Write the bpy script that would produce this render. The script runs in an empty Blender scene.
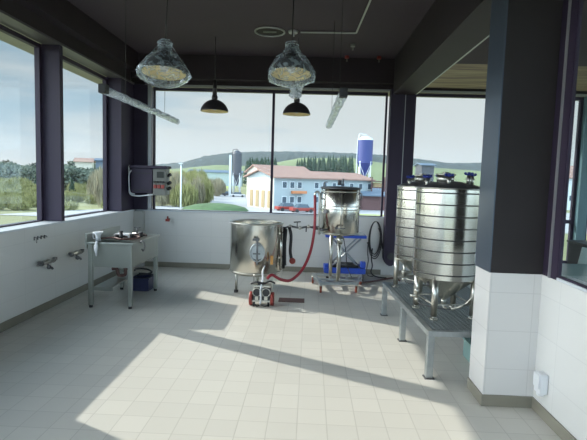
import bpy, bmesh, math, random
from mathutils import Vector, Matrix
C = bpy.context.scene
col = C.collection
PI = math.pi
random.seed(7)

# ------------------------------------------------------------------ camera
FPX, PITCH, ROLL, YAW, CH = 472.09, .0859, .0298, .0335, 1.6
_F = Vector((-math.sin(YAW)*math.cos(PITCH), math.cos(YAW)*math.cos(PITCH), -math.sin(PITCH)))
_R = Vector((math.cos(YAW), math.sin(YAW), 0)); _U = _R.cross(_F)
_c, _s = math.cos(ROLL), math.sin(ROLL)
_Rc = _R*_c + _U*_s; _Uc = _U*_c - _R*_s
cd = bpy.data.cameras.new('camera'); cam = bpy.data.objects.new('camera', cd); col.objects.link(cam)
cam.matrix_world = Matrix(((_Rc.x, _Uc.x, -_F.x, 0), (_Rc.y, _Uc.y, -_F.y, 0), (_Rc.z, _Uc.z, -_F.z, CH), (0, 0, 0, 1)))
cd.sensor_width = 36; cd.lens = FPX/587*36; cd.clip_start = .05; cd.clip_end = 6000
C.camera = cam

# ------------------------------------------------------------------ world
W = bpy.data.worlds.new('sky'); C.world = W; W.use_nodes = True
nt = W.node_tree; nt.nodes.clear(); N = nt.nodes.new; K = nt.links.new
tc = N('ShaderNodeTexCoord'); sp = N('ShaderNodeSeparateXYZ'); K(tc.outputs['Generated'], sp.inputs[0])
ramp = N('ShaderNodeValToRGB'); K(sp.outputs['Z'], ramp.inputs[0])
e = ramp.color_ramp.elements
e[0].position = 0.0; e[0].color = (.46, .56, .61, 1)
e[1].position = .75; e[1].color = (.10, .24, .42, 1)
x = e.new(.12); x.color = (.36, .50, .60, 1)
x = e.new(.30); x.color = (.20, .34, .46, 1)
mp = N('ShaderNodeMapping'); mp.inputs['Scale'].default_value = (1.4, 1.4, 7.0); K(tc.outputs['Generated'], mp.inputs[0])
ns = N('ShaderNodeTexNoise'); ns.inputs['Scale'].default_value = 1.7; ns.inputs['Detail'].default_value = 5; ns.inputs['Roughness'].default_value = .52
K(mp.outputs[0], ns.inputs['Vector'])
# more cloud towards the back of the room (north-east), clearer towards the upper left
dt = N('ShaderNodeVectorMath'); dt.operation = 'DOT_PRODUCT'; K(tc.outputs['Generated'], dt.inputs[0]); dt.inputs[1].default_value = (.72, .55, -2.6)
ad = N('ShaderNodeMath'); ad.operation = 'MULTIPLY_ADD'; K(dt.outputs['Value'], ad.inputs[0]); ad.inputs[1].default_value = .42; K(ns.outputs['Fac'], ad.inputs[2])
cr = N('ShaderNodeValToRGB'); K(ad.outputs[0], cr.inputs[0])
cr.color_ramp.elements[0].position = .32; cr.color_ramp.elements[1].position = .58
mx = N('ShaderNodeMix'); mx.data_type = 'RGBA'; K(cr.outputs[0], mx.inputs['Factor']); K(ramp.outputs[0], mx.inputs['A'])
mx.inputs['B'].default_value = (.66, .685, .68, 1)
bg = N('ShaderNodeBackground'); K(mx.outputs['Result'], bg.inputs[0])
# sky behind the camera, out of view, boosted as added fill for the room
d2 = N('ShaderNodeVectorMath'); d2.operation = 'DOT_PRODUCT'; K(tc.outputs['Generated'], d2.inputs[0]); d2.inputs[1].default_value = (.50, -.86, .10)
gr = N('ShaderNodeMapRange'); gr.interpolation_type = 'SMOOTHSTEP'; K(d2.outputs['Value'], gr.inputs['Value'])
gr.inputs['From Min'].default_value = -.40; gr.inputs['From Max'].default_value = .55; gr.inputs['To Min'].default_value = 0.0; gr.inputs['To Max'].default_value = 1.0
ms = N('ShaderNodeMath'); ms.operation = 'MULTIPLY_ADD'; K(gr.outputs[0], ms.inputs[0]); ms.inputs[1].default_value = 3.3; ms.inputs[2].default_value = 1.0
d4 = N('ShaderNodeVectorMath'); d4.operation = 'DOT_PRODUCT'; K(tc.outputs['Generated'], d4.inputs[0]); d4.inputs[1].default_value = (-.95, -.10, .29)   # sun-side sky boosted outside the view to light the room
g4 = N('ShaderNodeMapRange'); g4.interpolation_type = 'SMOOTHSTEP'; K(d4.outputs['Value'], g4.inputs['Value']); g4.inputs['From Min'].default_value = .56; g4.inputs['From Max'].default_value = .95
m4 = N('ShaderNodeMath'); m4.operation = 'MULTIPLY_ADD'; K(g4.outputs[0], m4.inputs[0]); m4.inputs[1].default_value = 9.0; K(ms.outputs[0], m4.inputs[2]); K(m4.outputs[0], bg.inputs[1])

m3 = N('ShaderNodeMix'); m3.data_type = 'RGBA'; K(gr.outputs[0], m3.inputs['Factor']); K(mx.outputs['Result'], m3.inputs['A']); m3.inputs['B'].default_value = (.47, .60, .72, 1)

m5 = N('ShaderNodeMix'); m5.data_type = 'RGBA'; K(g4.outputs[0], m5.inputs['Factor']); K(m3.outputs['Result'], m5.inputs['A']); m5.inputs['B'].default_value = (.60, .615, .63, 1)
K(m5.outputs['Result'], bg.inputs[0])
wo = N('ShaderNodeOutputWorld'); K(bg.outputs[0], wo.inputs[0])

# ------------------------------------------------------------------ sun
sd = bpy.data.lights.new('sun', 'SUN'); so = bpy.data.objects.new('sun', sd); col.objects.link(so)
SUNV = Vector((1.54, -.80, -1.0)).normalized()
so.rotation_euler = SUNV.to_track_quat('-Z', 'Y').to_euler(); so.location = (-20, 12, 14)
sd.energy = 4.7; sd.angle = math.radians(.6); sd.color = (1.0, .93, .83)

vs = C.view_settings; vs.view_transform = 'Standard'; vs.look = 'None'; vs.exposure = 0.0; vs.gamma = 1.0; vs.use_curve_mapping = False
try:
    C.cycles.max_bounces = 10; C.cycles.diffuse_bounces = 6; C.cycles.transparent_max_bounces = 16; C.cycles.sample_clamp_indirect = 6
except Exception: pass

# ------------------------------------------------------------------ materials
def mat(name, rgb, rough=.6, metal=0, noise=0, nscale=8, spec=None, bump=0, emit=None, trans=None):
    m = bpy.data.materials.new(name); m.use_nodes = True
    t = m.node_tree; b = t.nodes['Principled BSDF']
    b.inputs['Base Color'].default_value = (*rgb, 1); b.inputs['Roughness'].default_value = rough; b.inputs['Metallic'].default_value = metal
    if spec is not None: b.inputs['Specular IOR Level'].default_value = spec
    if noise or bump:
        tc = t.nodes.new('ShaderNodeTexCoord'); n = t.nodes.new('ShaderNodeTexNoise'); n.inputs['Scale'].default_value = nscale; n.inputs['Detail'].default_value = 4
        t.links.new(tc.outputs['Object'], n.inputs['Vector'])
        if noise:
            r = t.nodes.new('ShaderNodeValToRGB'); r.color_ramp.elements[0].position = .3; r.color_ramp.elements[1].position = .7
            r.color_ramp.elements[0].color = (*[c*(1-noise) for c in rgb], 1); r.color_ramp.elements[1].color = (*[min(1, c*(1+noise)) for c in rgb], 1)
            t.links.new(n.outputs['Fac'], r.inputs[0]); t.links.new(r.outputs[0], b.inputs['Base Color'])
        if bump:
            bp = t.nodes.new('ShaderNodeBump'); bp.inputs['Strength'].default_value = bump; bp.inputs['Distance'].default_value = .01
            t.links.new(n.outputs['Fac'], bp.inputs['Height']); t.links.new(bp.outputs[0], b.inputs['Normal'])
    return m

def tile_mat(name, rgb, grout, size, offset, axes, rough, gw=.004, var=.03, bump=.25):
    """stack-bonded tiles: axes picks which object coordinates make the grid"""
    m = bpy.data.materials.new(name); m.use_nodes = True
    t = m.node_tree; b = t.nodes['Principled BSDF']; L = t.links.new; n = t.nodes.new
    tc = n('ShaderNodeTexCoord'); s = n('ShaderNodeSeparateXYZ'); L(tc.outputs['Object'], s.inputs[0])
    ms = []; cells = []
    for k, ax in enumerate(axes):
        a = n('ShaderNodeMath'); a.operation = 'SUBTRACT'; L(s.outputs[ax], a.inputs[0]); a.inputs[1].default_value = offset[k]
        d = n('ShaderNodeMath'); d.operation = 'DIVIDE'; L(a.outputs[0], d.inputs[0]); d.inputs[1].default_value = size[k]
        fl = n('ShaderNodeMath'); fl.operation = 'FLOOR'; L(d.outputs[0], fl.inputs[0]); cells.append(fl)
        p = n('ShaderNodeMath'); p.operation = 'PINGPONG'; L(d.outputs[0], p.inputs[0]); p.inputs[1].default_value = .5
        w = n('ShaderNodeMath'); w.operation = 'MULTIPLY'; L(p.outputs[0], w.inputs[0]); w.inputs[1].default_value = size[k]; ms.append(w)
    mn = n('ShaderNodeMath'); mn.operation = 'MINIMUM'; L(ms[0].outputs[0], mn.inputs[0]); L(ms[1].outputs[0], mn.inputs[1])
    mr = n('ShaderNodeMapRange'); mr.interpolation_type = 'SMOOTHSTEP'; L(mn.outputs[0], mr.inputs['Value']); mr.inputs['From Min'].default_value = gw*.35; mr.inputs['From Max'].default_value = gw
    cb = n('ShaderNodeCombineXYZ'); L(cells[0].outputs[0], cb.inputs[0]); L(cells[1].outputs[0], cb.inputs[1])
    wn = n('ShaderNodeTexWhiteNoise'); L(cb.outputs[0], wn.inputs['Vector'])
    rr = n('ShaderNodeMix'); rr.data_type = 'RGBA'; L(wn.outputs['Value'], rr.inputs['Factor'])
    rr.inputs['A'].default_value = (*[c*(1-var) for c in rgb], 1); rr.inputs['B'].default_value = (*[c*(1+var) for c in rgb], 1)
    mx = n('ShaderNodeMix'); mx.data_type = 'RGBA'; L(mr.outputs[0], mx.inputs['Factor']); mx.inputs['A'].default_value = (*grout, 1); L(rr.outputs['Result'], mx.inputs['B'])
    L(mx.outputs['Result'], b.inputs['Base Color']); b.inputs['Roughness'].default_value = rough
    bp = n('ShaderNodeBump'); bp.inputs['Strength'].default_value = bump; bp.inputs['Distance'].default_value = .003; L(mr.outputs[0], bp.inputs['Height']); L(bp.outputs[0], b.inputs['Normal'])
    return m

def steel(name, rgb=(.62, .62, .58), rough=.28, brush=(1, 1, 60)):
    m = mat(name, rgb, rough, 1)
    t = m.node_tree; b = t.nodes['Principled BSDF']
    tc = t.nodes.new('ShaderNodeTexCoord'); mp = t.nodes.new('ShaderNodeMapping'); mp.inputs['Scale'].default_value = brush
    n = t.nodes.new('ShaderNodeTexNoise'); n.inputs['Scale'].default_value = 6; n.inputs['Detail'].default_value = 3
    t.links.new(tc.outputs['Object'], mp.inputs[0]); t.links.new(mp.outputs[0], n.inputs['Vector'])
    mr = t.nodes.new('ShaderNodeMapRange'); mr.inputs['To Min'].default_value = rough*.85; mr.inputs['To Max'].default_value = rough*1.2
    t.links.new(n.outputs['Fac'], mr.inputs['Value']); t.links.new(mr.outputs[0], b.inputs['Roughness'])
    return m

def thin(name, tint, gloss=.08, milky=0.0, rough=.02, milk=(.8, .85, .88), nscale=None, lo=.0, hi=1.0):
    """thin clear sheet: light passes straight, a little reflects, a little scatters"""
    m = bpy.data.materials.new(name); m.use_nodes = True; t = m.node_tree; t.nodes.clear(); n = t.nodes.new; L = t.links.new
    tr = n('ShaderNodeBsdfTransparent'); tr.inputs[0].default_value = (*tint, 1)
    gl = n('ShaderNodeBsdfGlossy'); gl.inputs['Roughness'].default_value = rough; gl.inputs[0].default_value = (.9, .95, 1, 1)
    m1 = n('ShaderNodeMixShader'); L(tr.outputs[0], m1.inputs[1]); L(gl.outputs[0], m1.inputs[2])
    fr = n('ShaderNodeLayerWeight'); fr.inputs[0].default_value = .25
    mu = n('ShaderNodeMath'); mu.operation = 'MULTIPLY'; L(fr.outputs['Fresnel'], mu.inputs[0]); mu.inputs[1].default_value = gloss/.08
    mi = n('ShaderNodeMath'); mi.operation = 'MINIMUM'; L(mu.outputs[0], mi.inputs[0]); mi.inputs[1].default_value = .6
    L(mi.outputs[0], m1.inputs[0]); out = m1
    if milky:
        df = n('ShaderNodeBsdfDiffuse'); df.inputs[0].default_value = (*milk, 1)
        tl = n('ShaderNodeBsdfTranslucent'); tl.inputs[0].default_value = (*milk, 1)
        a = n('ShaderNodeMixShader'); a.inputs[0].default_value = .5; L(df.outputs[0], a.inputs[1]); L(tl.outputs[0], a.inputs[2])
        m2 = n('ShaderNodeMixShader'); L(m1.outputs[0], m2.inputs[1]); L(a.outputs[0], m2.inputs[2]); m2.inputs[0].default_value = milky
        if nscale:
            tc = n('ShaderNodeTexCoord'); ns = n('ShaderNodeTexNoise'); ns.inputs['Scale'].default_value = nscale; ns.inputs['Detail'].default_value = 5; ns.inputs['Distortion'].default_value = 1.5
            L(tc.outputs['Object'], ns.inputs['Vector'])
            mr = n('ShaderNodeMapRange'); mr.inputs['From Min'].default_value = .4; mr.inputs['From Max'].default_value = .66; mr.inputs['To Min'].default_value = lo; mr.inputs['To Max'].default_value = hi
            L(ns.outputs['Fac'], mr.inputs['Value']); L(mr.outputs[0], m2.inputs[0])
        out = m2
    o = n('ShaderNodeOutputMaterial'); L(out.outputs[0], o.inputs[0])
    return m

M = dict(
    floor=tile_mat('floor_tiles', (.66, .64, .585), (.54, .52, .47), (.194, .2), (-.036, 2.984), ('X', 'Y'), .42, .0045, .035),
    wallx=tile_mat('wall_tiles_side', (.72, .72, .705), (.66, .66, .65), (.60, .28), (.1, .0), ('Y', 'Z'), .25, .004, .01, .15),
    wally=tile_mat('wall_tiles_back', (.72, .72, .705), (.66, .66, .65), (.60, .28), (.1, .0), ('X', 'Z'), .25, .004, .01, .15),
    pil=tile_mat('pillar_tiles', (.71, .70, .69), (.62, .61, .60), (.30, .28), (1.31, .0), ('X', 'Z'), .25, .004, .01, .15),
    skirt=mat('skirting', (.25, .235, .19), .45, noise=.08, nscale=5),
    black=mat('black_panel', (.024, .0195, .021), .8, noise=.12, nscale=2),
    frame=mat('frame_metal', (.026, .016, .040), .6, noise=.06, nscale=3),
    beam=mat('beam_metal', (.022, .013, .020), .65, noise=.1, nscale=2),
    ceil=mat('ceiling_board', (.060, .043, .056), .85, noise=.05, nscale=1),
    alu=mat('aluminium', (.42, .42, .43), .4, .6),
    dalu=mat('dark_aluminium', (.13, .12, .13), .5, .4),
    sill=mat('sill_white', (.62, .66, .70), .3),
    white=mat('white_plastic', (.75, .77, .80), .4),
    plaster=mat('plaster', (.50, .50, .48), .8, noise=.04, nscale=2),
    steel=steel('brushed_steel', (.55, .54, .49), .30), steelv=steel('rolled_steel', (.66, .64, .58), .20, (.3, .3, 24)),
    steels=steel('sink_steel', (.40, .42, .39), .34),
    galv=mat('galvanised_steel', (.42, .45, .46), .42, .85, noise=.12, nscale=14),
    groove=mat('band_groove', (.10, .10, .10), .5, .6),
    dlid=mat('dull_steel', (.16, .16, .165), .45, .7, noise=.15, nscale=6),
    bluev=mat('valve_blue', (.02, .035, .26), .4), blue=mat('blue_plastic', (.014, .018, .07), .4), bluep=mat('blue_paint', (.03, .10, .62), .4, noise=.08, nscale=9),
    blk=mat('black_rubber', (.022, .022, .025), .55), red=mat('red_hose', (.35, .035, .05), .45), redp=mat('red_plastic', (.30, .045, .035), .45),
    wheel=mat('caster_rubber', (.28, .07, .04), .55), brown=mat('brown_hose', (.14, .07, .06), .6), yellow=mat('orange_tag', (.65, .32, .08), .5),
    cream=mat('lamp_inside', (.90, .76, .42), .45), shade=mat('lamp_shade', (.030, .026, .030), .35), hood=mat('motor_cover', (.05, .05, .055), .45, .3),
    glass=thin('window_glass', (.96, .985, .985), .008), wrap=thin('plastic_wrap', (.97, .98, 1), .16, .3, .15, (.62, .72, .78), 14, .02, .55),
    film=thin('plastic_film', (.95, .97, 1), .2, .4, .15, (.66, .71, .76), 22, .10, .75),
    grey=mat('grey_panel', (.17, .175, .16), .45), screen=mat('display', (.04, .045, .04), .2),
    wood=mat('wood_ceiling', (.26, .17, .12), .6), teal=mat('teal_laminate', (.22, .36, .35), .25), chair=mat('pale_green_plastic', (.45, .52, .48), .5),
    ledge=mat('ledge_metal', (.10, .12, .14), .4), soffit=mat('soffit_board', (.34, .325, .27), .8), concrete=mat('concrete', (.34, .34, .33), .8, noise=.1, nscale=1.5),
)
# plank pattern for the wooden ceiling
t = M['wood'].node_tree; b = t.nodes['Principled BSDF']; tcn = t.nodes.new('ShaderNodeTexCoord'); mpn = t.nodes.new('ShaderNodeMapping'); mpn.inputs['Scale'].default_value = (.6, 7, 1); mpn.inputs['Rotation'].default_value = (0, 0, .5)
nz = t.nodes.new('ShaderNodeTexNoise'); nz.inputs['Scale'].default_value = 2; nz.inputs['Detail'].default_value = 6
t.links.new(tcn.outputs['Object'], mpn.inputs[0]); t.links.new(mpn.outputs[0], nz.inputs['Vector'])
r = t.nodes.new('ShaderNodeValToRGB'); r.color_ramp.elements[0].position = .35; r.color_ramp.elements[1].position = .65
r.color_ramp.elements[0].color = (.15, .085, .065, 1); r.color_ramp.elements[1].color = (.36, .27, .16, 1)
t.links.new(nz.outputs['Fac'], r.inputs[0]); t.links.new(r.outputs[0], b.inputs['Base Color'])

# ------------------------------------------------------------------ mesh helpers
class MB:
    def __init__(s): s.bm = bmesh.new(); s.mi = 0
    def _m(s, faces):
        for f in faces: f.material_index = s.mi
    def box(s, x0, x1, y0, y1, z0, z1, bev=0, rot=None):
        bm = s.bm
        r = bmesh.ops.create_cube(bm, size=1); vs = r['verts']
        c = Vector(((x0+x1)/2, (y0+y1)/2, (z0+z1)/2))
        for v in vs: v.co = Vector((v.co.x*(x1-x0), v.co.y*(y1-y0), v.co.z*(z1-z0)))
        fs = set(f for v in vs for f in v.link_faces); s._m(fs)
        if bev:
            es = list(set(e for v in vs for e in v.link_edges))
            r = bmesh.ops.bevel(bm, geom=es, offset=bev, segments=2, affect='EDGES', profile=.6)
            vs = list(set(v for f in r['faces'] for v in f.verts)); s._m(r['faces'])
        if rot is not None:
            for v in vs: v.co = rot @ v.co
        for v in vs: v.co += c
        return s
    def ring(s, c, ax, r, n, ref=None):
        ax = ax.normalized()
        if ref is None: ref = Vector((0, 0, 1)) if abs(ax.z) < .9 else Vector((1, 0, 0))
        a = ax.cross(ref).normalized(); b = ax.cross(a)
        return [s.bm.verts.new(c + a*math.cos(2*PI*k/n)*r + b*math.sin(2*PI*k/n)*r) for k in range(n)]
    def skin(s, rings, cap=True, smooth=True):
        n = len(rings[0]); fs = []
        for A, B in zip(rings, rings[1:]):
            for k in range(n):
                f = s.bm.faces.new((A[k], A[(k+1) % n], B[(k+1) % n], B[k])); f.smooth = smooth; fs.append(f)
        if cap:
            fs.append(s.bm.faces.new(list(reversed(rings[0])))); fs.append(s.bm.faces.new(rings[-1]))
        s._m(fs)
    def cyl(s, p0, p1, r0, r1=None, n=14, cap=True):
        p0, p1 = Vector(p0), Vector(p1); ax = p1-p0
        s.skin([s.ring(p0, ax, r0, n), s.ring(p1, ax, r0 if r1 is None else r1, n)], cap); return s
    def tube(s, pts, r, n=8, sub=6, closed=False):
        P = [Vector(p) for p in pts]
        if sub > 1 and len(P) > 2:
            Q = []; m = len(P)
            rng = range(m) if closed else range(m-1)
            for i in rng:
                g = (lambda k: P[k % m]) if closed else (lambda k: P[max(0, min(m-1, k))])
                a, b2, c2, d = g(i-1), g(i), g(i+1), g(i+2)
                for k in range(sub):
                    u = k/sub
                    Q.append(.5*((2*b2)+(-a+c2)*u+(2*a-5*b2+4*c2-d)*u*u+(-a+3*b2-3*c2+d)*u**3))
            if not closed: Q.append(P[-1])
            P = Q
        rings = []; ref = None; m = len(P)
        for i, p in enumerate(P):
            t = (P[(i+1) % m]-P[i-1]) if closed else (P[min(i+1, m-1)]-P[max(i-1, 0)])
            t.normalize()
            if ref is None: ref = t.orthogonal().normalized()
            ref = (ref - t*ref.dot(t)).normalized(); b = t.cross(ref)
            rings.append([s.bm.verts.new(p+ref*math.cos(2*PI*k/n)*r+b*math.sin(2*PI*k/n)*r) for k in range(n)])
        if closed: rings.append(rings[0])
        s.skin(rings, not closed); return s
    def lathe(s, prof, c=(0, 0, 0), n=40, smooth=True, wob=0, seed=0):
        rd = random.Random(seed); rings = []
        c = Vector(c); ph = [rd.uniform(0, 6) for _ in range(6)]
        for j, (r, z) in enumerate(prof):
            rg = []
            for k in range(n):
                a = 2*PI*k/n; w = 1
                if wob: w = 1+wob*(math.sin(3*a+ph[0]+j)*.5+math.sin(7*a+ph[1]-j*.7)*.4+math.sin(13*a+ph[2]+j*1.3)*.35)
                rg.append(s.bm.verts.new(c+Vector((max(r, 1e-4)*w*math.cos(a), max(r, 1e-4)*w*math.sin(a), z+(wob*r*.5*math.sin(4*a+ph[3]+j) if wob else 0)))))
            rings.append(rg)
        s.skin(rings, False, smooth); return s
    def disc(s, c, r, n=24, up=1):
        vs = s.ring(Vector(c), Vector((0, 0, 1)), r, n); f = s.bm.faces.new(vs); s._m([f]); return s
    def ball(s, c, r, sc=(1, 1, 1), n=12):
        q = bmesh.ops.create_uvsphere(s.bm, u_segments=n, v_segments=max(6, n//2+2), radius=r)
        for v in q['verts']: v.co = Vector((v.co.x*sc[0], v.co.y*sc[1], v.co.z*sc[2]))+Vector(c)
        fs = set(f for v in q['verts'] for f in v.link_faces)
        for f in fs: f.smooth = True
        s._m(fs); return s
    def prism(s, pts, z0, z1):
        A = [s.bm.verts.new((p[0], p[1], z0)) for p in pts]; B = [s.bm.verts.new((p[0], p[1], z1)) for p in pts]
        n = len(pts); fs = [s.bm.faces.new((A[k], A[(k+1) % n], B[(k+1) % n], B[k])) for k in range(n)]
        fs += [s.bm.faces.new(list(reversed(A))), s.bm.faces.new(B)]; s._m(fs); return s
    def build(s, name, m, parent=None, loc=None):
        me = bpy.data.meshes.new(name)
        bmesh.ops.recalc_face_normals(s.bm, faces=s.bm.faces)
        s.bm.to_mesh(me); s.bm.free()
        for k in (m if isinstance(m, (list, tuple)) else [m]): me.materials.append(M[k] if isinstance(k, str) else k)
        o = bpy.data.objects.new(name, me); col.objects.link(o)
        if parent: o.parent = parent
        if loc: o.location = loc
        return o
def tag(o, label=None, cat=None, group=None, kind=None):
    if label: o['label'] = label
    if cat: o['category'] = cat
    if group: o['group'] = group
    if kind: o['kind'] = kind
    return o
def empty(name, loc, label, cat, group=None, rz=0):
    o = bpy.data.objects.new(name, None); col.objects.link(o); o.location = loc; o.rotation_euler = (0, 0, rz); o.empty_display_size = .1
    return tag(o, label, cat, group)
def struct(name, mb, m, parent=None):
    o = mb.build(name, m, parent)
    if not parent: o['kind'] = 'structure'
    return o
def kids(o): return [c for c in col.objects if c.parent == o]
def copy_tree(o, parent=None):
    ks = kids(o); c = o.copy(); col.objects.link(c); c.parent = parent
    for k in ks: copy_tree(k, c)
    return c
def ray(px, py):
    dx, dy = px-293.5, py-220; a = _c*dx+_s*dy; b = -_s*dx+_c*dy
    return _F+_R*(a/FPX)-_U*(b/FPX)
def on_z(px, py, z): d = ray(px, py); return Vector((0, 0, CH))+d*((z-CH)/d.z)
def on_y(px, py, y): d = ray(px, py); return Vector((0, 0, CH))+d*(y/d.y)
def on_x(px, py, x): d = ray(px, py); return Vector((0, 0, CH))+d*(x/d.x)

XL, YB, ZS, ZH, ZC = -3.03, 8.11, .98, 3.12, 3.6
XP, YP1, YP2, XR = 1.30, 3.36, 3.66, 1.66
XE, YN = 9.0, -3.5          # far side of the next room, wall behind the camera
POSTS = [5.655, 3.63, 1.95, .10, -1.75]

# ------------------------------------------------------------------ room shell
struct('floor', MB().box(-3.4, XE+.3, YN-.3, YB+.35, -.2, 0), 'floor')
struct('ceiling', MB().box(-3.25, XE+.2, YN-.2, YB+.25, ZC, ZC+.3), 'ceil')
struct('roof_overhang', MB().box(-3.80, -3.27, YN-.6, YB+.8, ZH+.05, ZC+.3).box(-3.25, XE+.8, YB+.27, YB+.8, ZH+.05, ZC+.3), 'soffit')
def lowwall(name, x0, x1, y0, y1, m, axis):
    return struct(name, MB().box(x0, x1, y0, y1, 0, ZS), m)
lowwall('wall_left', XL-.30, XL, YN, YB+.30, 'wallx', 0)
lowwall('wall_back', XL+.001, 3.0, YB, YB+.30, 'wally', 0)
struct('wall_corner', MB().box(XL, -2.86, 8.02, YB-.001, 0, ZS), 'plaster')
struct('baseboard_left', MB().box(XL+.001, XL+.012, YN, 8.02, .001, .09), 'skirt')
struct('baseboard_back', MB().box(-2.86, 1.26, YB-.012, YB-.001, .001, .09).box(1.52, 3.0, YB-.012, YB-.001, .001, .09), 'skirt')
# sills
struct('trim_1', MB().box(XL-.30, XL+.012, YN, YB+.30, ZS+.001, ZS+.022, .004), 'sill')
struct('trim_2', MB().box(XL+.014, 3.0, YB-.012, YB+.30, ZS+.001, ZS+.022, .004), 'sill')
# left facade: posts (deep, thin), head beam, light profile
for i, y in enumerate(POSTS):
    struct('steel_post', MB().box(XL-.215, XL-.001, y, y+.075, ZS+.024, ZH-.001), 'frame')
struct('steel_post', MB().box(XL-.28, XL-.001, 7.49, 8.02, ZS+.024, ZH-.001), 'frame')
struct('steel_post', MB().box(XL-.28, -2.80, 8.022, YB+.2, ZS+.024, ZH-.001), 'frame')
struct('trim_3', MB().box(-2.80, -2.745, 8.05, 8.09, ZS+.024, ZH), 'alu')
struct('beam_left', MB().box(XL-.215, -2.90, YN, 7.9, ZH+.18, ZC-.002).box(XL-.215, XL+.0, YN, 7.9, ZH+.02, ZH+.18), 'beam')
struct('trim_4', MB().box(XL-.20, XL+.02, YN, 8.0, ZH-.012, ZH+.012), 'dalu')
struct('beam_back', MB().box(XL-.2, XE, 7.92, YB+.2, ZH+.09, ZC-.002).box(XL-.2, XE, YB-.02, YB+.2, ZH+.02, ZH+.09), 'beam')
struct('trim_5', MB().box(-2.86, XE, YB-.035, YB+.0, ZH-.015, ZH+.018), 'alu')
def window(n, ax, c, a0, a1, z0, z1, mulls=(), bars=(), fw=.05, fd=.06, fb=.05, fs=None):
    """framed pane in the plane ax=c between a0 and a1"""
    mb = MB(); g = MB()
    def bx(q, u0, u1, w0, w1, d):
        if ax == 'x': q.box(c-d/2, c+d/2, u0, u1, w0, w1)
        else: q.box(u0, u1, c-d/2, c+d/2, w0, w1)
    fs = fs or fw
    bx(mb, a0, a0+fs, z0, z1, fd); bx(mb, a1-fs, a1, z0, z1, fd); bx(mb, a0+fs, a1-fs, z0, z0+fb, fd); bx(mb, a0+fs, a1-fs, z1-fw, z1, fd)
    for u in mulls: bx(mb, u-.021, u+.021, z0+fb, z1-fw, fd)
    for w in bars: bx(mb, a0+fw, a1-fw, w-.03, w+.03, fd*.8)
    o = struct('window_%d' % n, mb, 'frame')
    bx(g, a0+fs, a1-fs, z0+fb, z1-fw, .006); p = g.build('pane', 'glass', o)
    return o
XG = XL-.245
edges = [7.488]+POSTS
for i in range(len(POSTS)):
    window(i+1, 'x', XG, POSTS[i]+.078, edges[i]-.002, ZS+.024, ZH-.014, mulls=(edges[i]-.035,), fb=.01, fs=.012)
window(7, 'y', YB+.06, -2.74, 1.255, ZS+.024, ZH-.018, mulls=(-.67,), fb=.008, fs=.03)
window(8, 'y', YB+.06, 1.70, 3.0, ZS+.024, ZH-.018, fb=.008, fs=.03)
window(13, 'y', YB+.06, 3.03, 4.485, .30, ZH-.018, bars=(1.02,))
window(9, 'y', YB+.06, 4.66, XE, .30, ZH-.018, mulls=(6.2, 7.6), bars=(1.02,))
# facade base in the next room
struct('wall_facade', MB().box(3.001, XE, YB, YB+.30, 0, .298), 'frame')
struct('steel_post', MB().box(4.49, 4.64, YB-.06, YB+.12, .30, ZH-.02), mat('post_blue_grey', (.13, .22, .25), .35))
# back right: full-height clad post at the end of the beam
struct('steel_post', MB().box(1.52, 1.69, 7.95, YB+.12, ZS+.024, ZH), 'frame')
struct('trim_6', MB().box(1.502, 1.518, 7.93, 7.96, ZS+.024, ZH), 'alu')
struct('beam_middle', MB().box(XP, XR, YP2+.001, 7.9, 3.03, ZC-.002), 'beam')
struct('trim_7', MB().box(XR-.002, XR+.02, YP2+.04, 7.9, 3.03, 3.05), 'alu')
# wooden ceiling of the next room (lower than the brewery's)
struct('ceiling_wood', MB().box(XR+.03, XE, 6.25, 7.9, 3.15, 3.19), 'wood')
struct('ceiling_dark', MB().box(XR+.03, XE, YN, 6.24, 3.13, 3.20), 'ceil')
# pillar with tiled foot, right parapet, window to the next room
struct('pillar', MB().box(XP, XR+.05, YP1, YP2, ZS+.001, ZC-.003), 'black')
pl = MB(); pl.box(XP, XR+.05, YP1, YP2, 0, ZS); struct('wall_pillar', pl, 'pil')
struct('baseboard_pillar', MB().box(XP-.011, XR-.001, YP1-.011, YP1-.001, .001, .085).box(XP-.011, XP-.001, YP1-.001, YP2, .001, .085), 'skirt')
lowwall('wall_right', XR, XR+.12, YN, YP1-.001, 'wallx', 0)
struct('baseboard_right', MB().box(XR-.011, XR-.001, YN, YP1-.012, .001, .085), 'skirt')
struct('pillar_panel', MB().box(XR+.002, XR+.022, 3.168, YP1-.001, ZS+.001, ZC-.003), 'frame')
struct('trim_8', MB().box(XR-.012, XR+.0, 3.245, 3.262, ZS+.001, ZC-.003), 'alu')
struct('trim_9', MB().box(XR+.0, XR+.12, YN, 3.166, ZS+.001, ZS+.02), 'sill')
struct('trim_10', MB().box(XR+.002, XR+.12, YN, 3.166, 2.85, ZC-.003), 'frame')
window(10, 'x', XR+.014, YN+.6, 3.165, ZS+.022, 2.848, fb=.012, fs=.012, fd=.02)
# shell behind and to the right
struct('wall_rear', MB().box(-3.4, XE+.2, YN-.2, YN, 0, .3).box(-3.4, XE+.2, YN-.2, YN, 3.1, ZC-.001).box(1.5, 1.9, YN-.2, YN, .3, 3.1), 'plaster')
window(14, 'y', YN-.1, -3.2, 1.5, .3, 3.1, mulls=(-.8,))
window(15, 'y', YN-.1, 1.9, XE, .3, 3.1, mulls=(4.2, 6.6))
struct('wall_far_right', MB().box(XE, XE+.2, YN, YB+.3, 0, .9).box(XE, XE+.2, YN, YB+.3, 3.1, ZC-.001).box(XE, XE+.2, 2, 2.3, .9, 3.1), 'plaster')
window(11, 'x', XE+.1, YN, 2, .9, 3.1)
window(12, 'x', XE+.1, 2.3, YB, .9, 3.1)

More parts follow.
